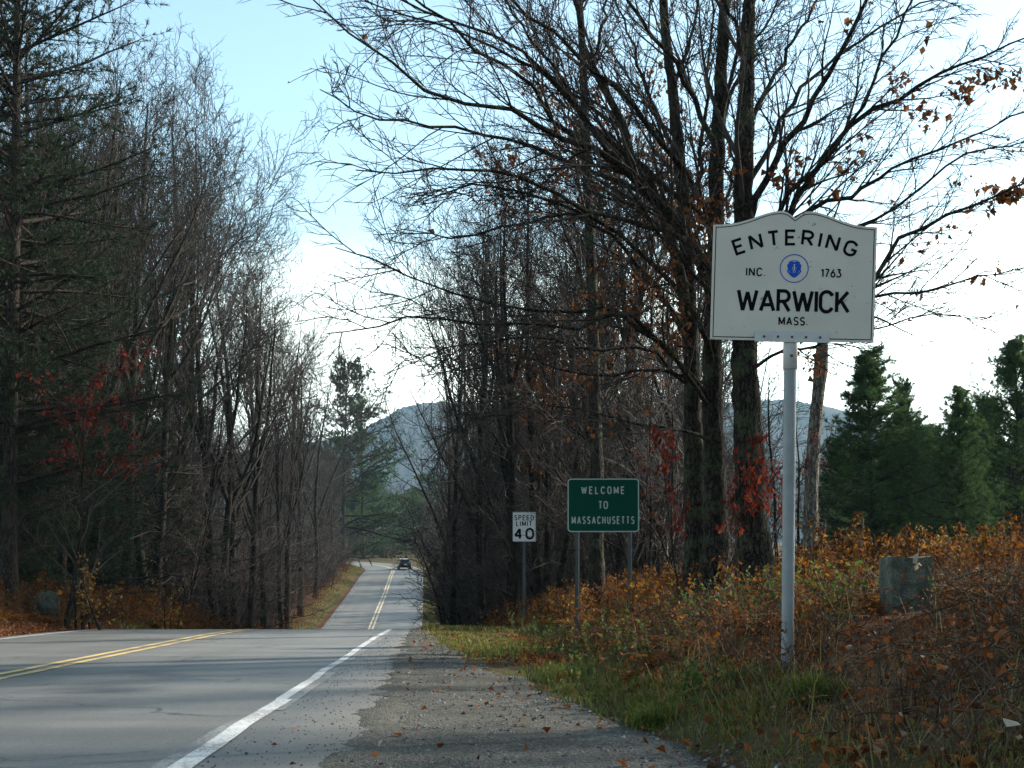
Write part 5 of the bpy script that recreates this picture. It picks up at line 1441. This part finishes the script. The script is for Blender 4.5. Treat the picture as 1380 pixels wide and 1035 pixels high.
def hump(x):                                           # rise of the top edge above the shoulders, in photo px
    return float(pchip([0, 4, 9, 15, 19, 27, 40, 60, 82, 96, 108.5], [10.6, 13.4, 17.2, 19.4, 19.8, 19.0, 15.7, 8.2, 2.2, 0.6, 0])(abs(x)))
bw, bh = 108.5, 154.0
board_t = 0.014
bang = math.radians(1.15)
bo = bpy.data.objects.new('board', None)
def board_pt(x, y, z):                                 # board coordinates (px from bottom centre) -> sign coordinates
    c_, s_ = math.cos(bang), math.sin(bang)
    return (0 * S + (x * c_ + z * s_) * S, y, zb + (z * c_ - x * s_) * S)
FY = -8.5 * S - 0.004                                   # front plane of the board
a = Acc(); xs = np.unique(np.concatenate([np.linspace(-bw, bw, 61), [-4, 4, 0, -15, 15, -19, 19]]))
tops = [bh + hump(x) for x in xs]
V = []
for x, t_ in zip(xs, tops):
    V += [board_pt(x, FY, 0), board_pt(x, FY, t_), board_pt(x, FY + board_t, 0), board_pt(x, FY + board_t, t_)]
Q = []
for i in range(len(xs) - 1):
    b_ = 4 * i; c_ = b_ + 4
    Q += [[b_, c_, c_ + 1, b_ + 1], [b_ + 2, b_ + 3, c_ + 3, c_ + 2], [b_ + 1, c_ + 1, c_ + 3, b_ + 3], [b_, b_ + 2, c_ + 2, c_]]
e_ = 4 * (len(xs) - 1); Q += [[0, 1, 3, 2], [e_, e_ + 2, e_ + 3, e_ + 1]]
a.add(V, q=Q); board = link('board', a.mesh('board', False), M['sign_white'], town)
TF = lambda a_, b_, dy: board_pt(a_, FY - 0.0012 + dy, b_)
# border line
a = Acc(); ins = 3.6
outl = [(-bw + ins, ins), (bw - ins, ins)] + [(x, bh + hump(x) - ins * 1.0) for x in np.concatenate([[bw - ins], np.linspace(100, 2, 34), [0], np.linspace(-2, -100, 34), [-bw + ins]])]
ribbon(a, outl, 1.15, TF, closed=True); link('border', a.mesh('border', False), M['sign_black'], board)
def sign_text(s, cx, z0, h, width, w, sx=1.0, name='lettering'):
    a = Acc(); glyph = sum(GL[c][0] for c in s) * h * sx; gap = (width - glyph) / max(1, len(s) - 1); x = cx - width / 2
    for c in s:
        for st in GL[c][1]: ribbon(a, [(x + q[0] * h * sx, z0 + q[1] * h) for q in st], w, TF)
        x += GL[c][0] * h * sx + gap
    return link(name, a.mesh(name, False), M['sign_black'], board)
sign_text('WARWICK', 0.5, bh - 101 - 13.3, 27.0, 146, 4.75, 0.98)
sign_text('INC.', -50.5, bh - 62.5 - 5.0, 10.0, 24.0, 1.9, 1.05)
sign_text('1763', 49.5, bh - 62.5 - 5.0, 10.0, 25.5, 1.9, 0.95)
sign_text('MASS.', 1.0, bh - 127.5 - 5.0, 10.0, 37.0, 1.9, 0.95)
a = Acc(); R_ = 205.0; h = 18.0
word = 'ENTERING'; sxs = 1.3
wid = [GL[c][0] * h * sxs for c in word]; total = 158.0; gap = (total - sum(wid)) / (len(word) - 1); x = -total / 2 + 1
for c, w_ in zip(word, wid):
    th = (x + w_ / 2) / R_; ox, oz = R_ * math.sin(th), R_ * math.cos(th) - R_
    base = bh - 17.5 - h / 2 + 2.0
    for st in GL[c][1]:
        pts = []
        for q in st:
            lx, lz = q[0] * h * sxs - w_ / 2, q[1] * h
            pts.append((ox + lx * math.cos(th) + lz * math.sin(th), base + oz - lx * math.sin(th) + lz * math.cos(th)))
        ribbon(a, pts, 3.7, TF)
    x += w_ + gap
link('lettering', a.mesh('lettering', False), M['sign_black'], board)
# seal: ring, shield, ribbon
a = Acc(); ez = bh - 57.0
ribbon(a, arc(0.5, ez, 18.6, 18.6, 0, 360, 40)[:-1], 1.25, TF, closed=True)
ring = link('seal_ring', a.mesh('seal_ring', False), M['sign_blue'], board)
a = Acc()
shl = [(-5.2, 7.5), (-2.6, 8.2), (0, 7.4), (2.6, 8.2), (5.2, 7.5), (5.6, 2), (4.6, -3), (2.8, -6.8), (0, -9.2), (-2.8, -6.8), (-4.6, -3), (-5.6, 2)]
V = [TF(0.5, ez, -0.0001)] + [TF(0.5 + 1.4 * p_[0], ez + 1.2 * p_[1], -0.0001) for p_ in shl]
a.add(V, t=[[0, 1 + i, 1 + (i + 1) % 12] for i in range(12)])
for sg in (-1, 1):
    ribbon(a, [(0.5 + sg * 6.2, ez + 6.5), (0.5 + sg * 8.6, ez + 4.0), (0.5 + sg * 7.4, ez - 0.5), (0.5 + sg * 8.4, ez - 4.0), (0.5 + sg * 5.8, ez - 7.2), (0.5 + sg * 2.6, ez - 10.2), (0.5, ez - 11.6)], 2.0, TF)
ribbon(a, [(-4.0, ez + 9.6), (-1.2, ez + 10.8), (2.0, ez + 10.8), (5.0, ez + 9.6)], 0.9, TF)
link('seal_shield', a.mesh('seal_shield', False), M['sign_blue'], board)
a = Acc()
TF2 = lambda a_, b_, dy: board_pt(a_, FY - 0.0032 + dy, b_)
ribbon(a, [(0.5, ez + 3.4), (0.5, ez - 3.0)], 1.3, TF2); ribbon(a, [(-0.9, ez - 2.6), (-0.7, ez - 6)], 0.6, TF2); ribbon(a, [(1.9, ez - 2.6), (1.7, ez - 6)], 0.6, TF2); ribbon(a, [(-1.2, ez + 2), (-2.2, ez - 1.5)], 0.5, TF2); ribbon(a, [(2.2, ez + 2), (3.0, ez - 1.0)], 0.5, TF2)
a.add([TF2(0.5 + 1.1 * math.cos(i * 1.0472), ez + 4.9 + 1.1 * math.sin(i * 1.0472), 0) for i in range(6)], q=[[0, 1, 2, 3], [0, 3, 4, 5]])
link('seal_figure', a.mesh('seal_figure', False), M['sign_white'], board)
# bracket with bolts
a = Acc()
def board_box(acc, x0, x1, z0, z1, y0, y1):
    v = [board_pt(x, y, z) for x in (x0, x1) for y in (y0, y1) for z in (z0, z1)]
    acc.add(v, q=[[0, 1, 3, 2], [4, 6, 7, 5], [0, 4, 5, 1], [2, 3, 7, 6], [0, 2, 6, 4], [1, 5, 7, 3]])
board_box(a, -49.5, 49.5, -2.0, 12.5, FY - 0.011, FY - 0.002)
br = link('bracket', a.mesh('bracket', False), M['bracket'], town)
for bx_ in (-37, -18.5, 0, 18.5, 37):
    a = Acc(); P = np.array([[board_pt(bx_, FY - 0.010, 5.0), board_pt(bx_, FY - 0.016, 5.0), board_pt(bx_, FY - 0.0165, 5.0)]])
    tubes(a, P, np.array([[1.7, 1.6, 0.2]]) * S, 8); link('bolt', a.mesh('bolt'), M['bolt'], br)

# ------------------------------------------------------------------ green welcome sign
def u_post(name, parent, x, y, z0, z1, w, d, mat):
    """U-channel post with flanges"""
    a = Acc(); t = 0.006
    sec = [(-w / 2, 0), (-w * 0.28, 0), (-w * 0.22, -d), (w * 0.22, -d), (w * 0.28, 0), (w / 2, 0), (w / 2, t), (w * 0.25, t), (w * 0.19, -d + t), (-w * 0.19, -d + t), (-w * 0.25, t), (-w / 2, t)]
    V = [(x + s_[0], y + s_[1], z0) for s_ in sec] + [(x + s_[0], y + s_[1], z1) for s_ in sec]
    n = len(sec)
    a.add(V, q=[[i, (i + 1) % n, n + (i + 1) % n, n + i] for i in range(n)] + [[n + i, n + i + 1, n + 10 - i, n + 11 - i] for i in range(5)])
    return link(name, a.mesh(name, False), mat, parent)
def rounded(w, h, r, n=5):
    pts = []
    for cx, cz, a0 in ((w / 2 - r, -h / 2 + r, -90), (w / 2 - r, h / 2 - r, 0), (-w / 2 + r, h / 2 - r, 90), (-w / 2 + r, -h / 2 + r, 180)):
        pts += arc(cx, cz, r, r, a0, a0 + 90, n)
    return pts
def plate(acc, pts, cz, y, t):
    n = len(pts)
    V = [(0, y, cz)] + [(p_[0], y, cz + p_[1]) for p_ in pts] + [(0, y + t, cz)] + [(p_[0], y + t, cz + p_[1]) for p_ in pts]
    T, Q = [], []
    for i in range(n):
        j = (i + 1) % n
        T += [[0, 1 + i, 1 + j], [n + 1, n + 2 + j, n + 2 + i]]; Q += [[1 + i, n + 2 + i, n + 2 + j, 1 + j]]
    acc.add(V, q=Q, t=T)
D = 21.0; s = D / F
foot = PX(813, 850, D); fz = H1(foot[0], foot[1])
gsn = thing('welcome_sign', 'green road sign reading WELCOME TO MASSACHUSETTS on two dark posts', 'sign', (foot[0], foot[1], fz), math.radians(-2))
gw, gh = 96.5 * s, 72.5 * s; gz = PX(0, 681, D)[2] - fz
a = Acc(); plate(a, rounded(gw, gh, 5 * s), gz, -0.004, 0.004)
pnl = link('panel', a.mesh('panel', False), M['sign_green'], gsn)
GT = lambda a_, b_, dy: (a_, -0.0065 + dy, gz + b_)
a = Acc(); ribbon(a, rounded(gw - 1.9 * s, gh - 1.9 * s, 4.2 * s), 1.5 * s, GT, closed=True); link('border', a.mesh('border', False), M['sign_letter'], pnl)
def green_text(t_, cx, zc, h, width, w, sx):
    a = Acc(); glyph = sum(GL[c][0] for c in t_) * h * sx; gap = (width - glyph) / (len(t_) - 1); x = cx - width / 2
    for c in t_:
        for st in GL[c][1]: ribbon(a, [(x + q[0] * h * sx, zc - h / 2 + q[1] * h) for q in st], w, GT)
        x += GL[c][0] * h * sx + gap
    link('lettering', a.mesh('lettering', False), M['sign_letter'], pnl)
green_text('WELCOME', -0.6 * s, 20.3 * s, 8.9 * s, 57 * s, 1.65 * s, 0.78)
green_text('TO', -0.2 * s, 0.4 * s, 9.3 * s, 11.5 * s, 1.65 * s, 0.78)
green_text('MASSACHUSETTS', -0.4 * s, -20.0 * s, 9.0 * s, 83 * s, 1.55 * s, 0.62)
for xp in (778.5, 849.0):
    u_post('post', gsn, (xp - 813) * s, 0.008 + 0.04, -0.4, gz + gh * 0.42, 7.2 * s, 0.04, M['post_dark'])

# ------------------------------------------------------------------ speed limit sign
D = 31.7; s = D / F
foot = PX(706.5, 828, D); fz = H1(foot[0], foot[1])
sp = thing('speed_limit_sign', 'small white road sign reading SPEED LIMIT 40 on a single post', 'sign', (foot[0], foot[1], fz), math.radians(3))
sw, sh_ = 31.5 * s, 40 * s; sz = PX(0, 710, D)[2] - fz
a = Acc(); plate(a, rounded(sw, sh_, 1.5 * s, 4), sz, -0.004, 0.004)
pnl = link('panel', a.mesh('panel', False), M['speed_white'], sp)
GT = lambda a_, b_, dy: (a_ - 0.3 * s, -0.0075 + dy, sz + b_)
for t_, zc, h, width, w, sx in (('SPEED', 12.3, 6.2, 25.5, 1.15, 0.95), ('LIMIT', 4.4, 6.2, 20.5, 1.15, 0.9), ('40', -9.3, 13.0, 24.5, 3.0, 1.15)):
    a = Acc(); h *= s; width *= s; glyph = sum(GL[c][0] for c in t_) * h * sx; gap = (width - glyph) / (len(t_) - 1); x = -width / 2
    for c in t_:
        for st in GL[c][1]: ribbon(a, [(x + q[0] * h * sx, zc * s - h / 2 + q[1] * h) for q in st], w * s, GT)
        x += GL[c][0] * h * sx + gap
    link('lettering', a.mesh('lettering', False), M['sign_black'], pnl)
a = Acc(); ribbon(a, rounded(sw - 1.2 * s, sh_ - 1.2 * s, 1.2 * s, 4), 0.35 * s, GT, closed=True); link('border', a.mesh('border', False), M['sign_black'], pnl)
u_post('post', sp, 0, 0.008 + 0.035, -0.4, sz + sh_ * 0.48, 4.6 * s, 0.035, M['post_dark'])

# ------------------------------------------------------------------ granite marker
D = 10.5; s = D / F
c0 = PX(1220, 835, D); mz = H1(c0[0], c0[1])
mk = thing('stone_marker', 'square weathered grey stone marker half sunk in the brush right of the town sign', 'marker', (c0[0], c0[1], mz), math.radians(10))
mt = PX(0, 751, D)[2] - mz
w_, d_ = 58 * s, 0.24
nx, nz, ny = 14, 16, 7
a = Acc(); g = np.random.default_rng(3)
def face(fn, nu, nv):
    U_, V_ = np.meshgrid(np.linspace(0, 1, nu), np.linspace(0, 1, nv)); P = np.stack(fn(U_, V_), -1).reshape(-1, 3)
    b = np.array([0, 0, mt / 2 - 0.2]); 
    nn = fbm(P[:, 0] * 9 + 20 + P[:, 1] * 5, P[:, 2] * 9 + P[:, 1] * 6, 5)[:, None] - 0.5
    cen = P - [0, 0, mt / 2]; P = P + norm(cen) * nn * 0.045
    # rounded arrises
    edge = np.maximum(np.abs(P[:, 0]) / (w_ / 2) - 0.9, 0) + np.maximum(np.abs(P[:, 1]) / (d_ / 2) - 0.85, 0) + np.maximum((P[:, 2] - mt) / 0.05 + 0.8, 0) * 0.5
    idx = np.arange(nu * nv).reshape(nv, nu)
    a.add(P, q=np.stack([idx[:-1, :-1], idx[:-1, 1:], idx[1:, 1:], idx[1:, :-1]], -1).reshape(-1, 4))
zl = -0.25
face(lambda u, v: (w_ * (u - .5), -d_ / 2 + 0 * u, zl + (mt - zl) * v), nx, nz)
face(lambda u, v: (w_ * (u - .5), d_ / 2 + 0 * u, zl + (mt - zl) * v), nx, nz)
face(lambda u, v: (-w_ / 2 + 0 * u, d_ * (u - .5), zl + (mt - zl) * v), ny, nz)
face(lambda u, v: (w_ / 2 + 0 * u, d_ * (u - .5), zl + (mt - zl) * v), ny, nz)
face(lambda u, v: (w_ * (u - .5), d_ * (v - .5), mt + 0 * u), nx, ny)
blk = link('block', a.mesh('block'), M['granite'], mk)
a = Acc(); KT = lambda a_, b_, dy: (a_, -d_ / 2 - 0.016 + dy, b_)
for c, x0 in (('R', -0.10), ('H', 0.055)):
    for st in GL[c][1]: ribbon(a, [(x0 + q[0] * 0.085, mt - 0.29 + q[1] * 0.085) for q in st], 0.011, KT)
link('chiselled_letters', a.mesh('chiselled_letters', False), M['granite_cut'], mk)
a = Acc(); lp = np.array([[0, 0, 0]], float); leaf_quads(a, np.zeros((4, 3)), np.random.default_rng(4), 0.07, r=1.0, hang=0.6)
o = link('pale_leaf', a.mesh('pale_leaf', False), M['fallen']); q = PX(1236, 760, 10.33); o.location = q; tag(o, 'pale crumpled leaf stuck on the upper right of the stone marker', 'leaf')

# boulder on the left bank
def rock(name, label, loc, size, seed, mat, rz=0.0):
    g = np.random.default_rng(seed); nu, nv = 18, 11; U_, V_ = np.meshgrid(np.linspace(0, 2 * np.pi, nu, endpoint=False), np.linspace(0.02, np.pi - 0.02, nv))
    d = np.stack([np.sin(V_) * np.cos(U_), np.sin(V_) * np.sin(U_), np.cos(V_)], -1)
    n_ = fbm(d[..., 0] * 1.6 + seed + d[..., 2], d[..., 1] * 1.6 + d[..., 2] * 1.3, seed) + 0.35 * np.round(fbm(d[..., 0] * 2.2 + 4, d[..., 1] * 2.2 + d[..., 2] * 2, seed + 1) * 3) / 3
    P = d * (0.6 + 0.6 * n_)[..., None] * np.array(size)
    idx = np.arange(nu * nv).reshape(nv, nu); nxt = np.roll(idx, -1, 1)
    a = Acc(); a.add(P.reshape(-1, 3), q=np.stack([idx[:-1], idx[1:], nxt[1:], nxt[:-1]], -1).reshape(-1, 4))
    o = link(name, a.mesh(name, False), mat); o.location = loc; o.rotation_euler = (0, 0, rz); return tag(o, label, 'boulder')
q = PX(62, 800, 29.2); rock('boulder', 'grey boulder at the foot of the left woods', (q[0], q[1], H1(q[0], q[1]) + 0.28), (0.30, 0.3, 0.40), 5, M['boulder'])
# fallen branch in the weeds
a = Acc(); pts = np.array([PX(925, 865, 12.0), PX(950, 852, 12.1), PX(985, 838, 12.3)]); 
p = resample(pts, 8); p[:, 2] = H(p[:, 0], p[:, 1]) + np.linspace(0.2, 0.42, 8); off = p[0].copy(); p = p - off
tubes(a, p[None], np.linspace(0.014, 0.007, 8)[None], 6); o = link('fallen_branch', a.mesh('fallen_branch'), M['bark_pale']); o.location = off; tag(o, 'pale fallen branch caught in the brown weeds left of the town sign post', 'branch')

# ------------------------------------------------------------------ the car on the far rise
def loft(acc, secs, cap=True):
    n = len(secs[0]); V = np.concatenate([np.array(s_, float) for s_ in secs]); Q = []
    for i in range(len(secs) - 1):
        for j in range(n):
            k_ = (j + 1) % n; Q.append([i * n + j, i * n + k_, (i + 1) * n + k_, (i + 1) * n + j])
    T = []
    if cap:
        for b in (0, (len(secs) - 1) * n): T += [[b, b + j, b + j + 1] for j in range(1, n - 1)]
    acc.add(V, q=Q, t=T)
def sec(y, hw, z0, z1, r=0.12, tw=None):
    tw = hw if tw is None else tw
    return [(-hw + r, y, z0), (hw - r, y, z0), (hw, y, z0 + r), (hw, y, z1 - r * 1.4), (tw - r, y, z1), (-tw + r, y, z1), (-hw, y, z1 - r * 1.4), (-hw, y, z0 + r)]
cy_ = 171.0; q = PX(545, 770, cy_)
dX = float((XC(172) - XC(170)) / 2)
car = thing('car', 'dark olive estate car with glare painted as a white roof driving away on the far rise', 'car', (q[0], cy_, float(ZR(cy_)) + EYE + 0.005), -math.atan(dX))
a = Acc(); loft(a, [sec(-2.28, 0.80, 0.42, 0.86), sec(-2.2, 0.86, 0.30, 0.96), sec(-1.6, 0.88, 0.26, 1.0), sec(0, 0.89, 0.24, 0.98), sec(0.9, 0.88, 0.24, 0.96), sec(1.9, 0.85, 0.26, 0.84), sec(2.2, 0.80, 0.32, 0.72), sec(2.28, 0.7, 0.4, 0.62)])
body = link('body', a.mesh('body'), M['car_paint'], car)
a = Acc(); loft(a, [sec(-2.12, 0.78, 0.94, 1.0, 0.03), sec(-1.86, 0.74, 0.94, 1.40, 0.08, 0.66), sec(-1.0, 0.76, 0.94, 1.47, 0.08, 0.66), sec(0.0, 0.76, 0.94, 1.46, 0.08, 0.66), sec(0.45, 0.75, 0.94, 1.36, 0.08, 0.64), sec(1.15, 0.74, 0.92, 0.97, 0.02)])
link('windows', a.mesh('windows'), M['car_glass'], car)
a = Acc(); loft(a, [sec(-1.92, 0.66, 1.395, 1.44, 0.02, 0.62), sec(-1.0, 0.68, 1.46, 1.50, 0.02, 0.64), sec(0.0, 0.68, 1.45, 1.49, 0.02, 0.64), sec(0.42, 0.66, 1.36, 1.385, 0.02, 0.62)])
link('roof', a.mesh('roof'), M['car_roof_glare'], car)
for sg in (-1, 1):
    a = Acc(); box(a, sg * 0.70, -2.27, 0.80, 0.22, 0.06, 0.17); link('tail_light', a.mesh('tail_light', False), M['tail_lamp'], car)
    a = Acc(); box(a, sg * 0.93, 0.75, 1.02, 0.14, 0.1, 0.11); link('wing_mirror', a.mesh('wing_mirror', False), M['car_paint'], car)
    for yw in (-1.35, 1.4):
        wheel = bpy.data.objects.new('wheel', None)
        a = Acc(); P = np.array([[[sg * (0.70 + 0.2 * t_), yw, 0.32] for t_ in (0, 0.05, 0.9, 1.0, 1.01)]]); tubes(a, P, np.array([[0.25, 0.32, 0.32, 0.29, 0.02]]), 18)
        w_o = link('wheel', a.mesh('wheel'), M['rubber'], car)
        a = Acc(); P = np.array([[[sg * (0.90 + 0.015 * t_), yw, 0.32] for t_ in (0, 1, 1.05)]]); tubes(a, P, np.array([[0.19, 0.18, 0.01]]), 14); link('rim', a.mesh('rim'), M['chrome'], w_o)
a = Acc(); box(a, 0, -2.32, 0.46, 1.6, 0.12, 0.16); link('bumper', a.mesh('bumper', False), M['rubber'], car)
a = Acc(); box(a, 0, -2.31, 0.70, 0.52, 0.02, 0.16); link('number_plate', a.mesh('number_plate', False), M['plate_white'], car)
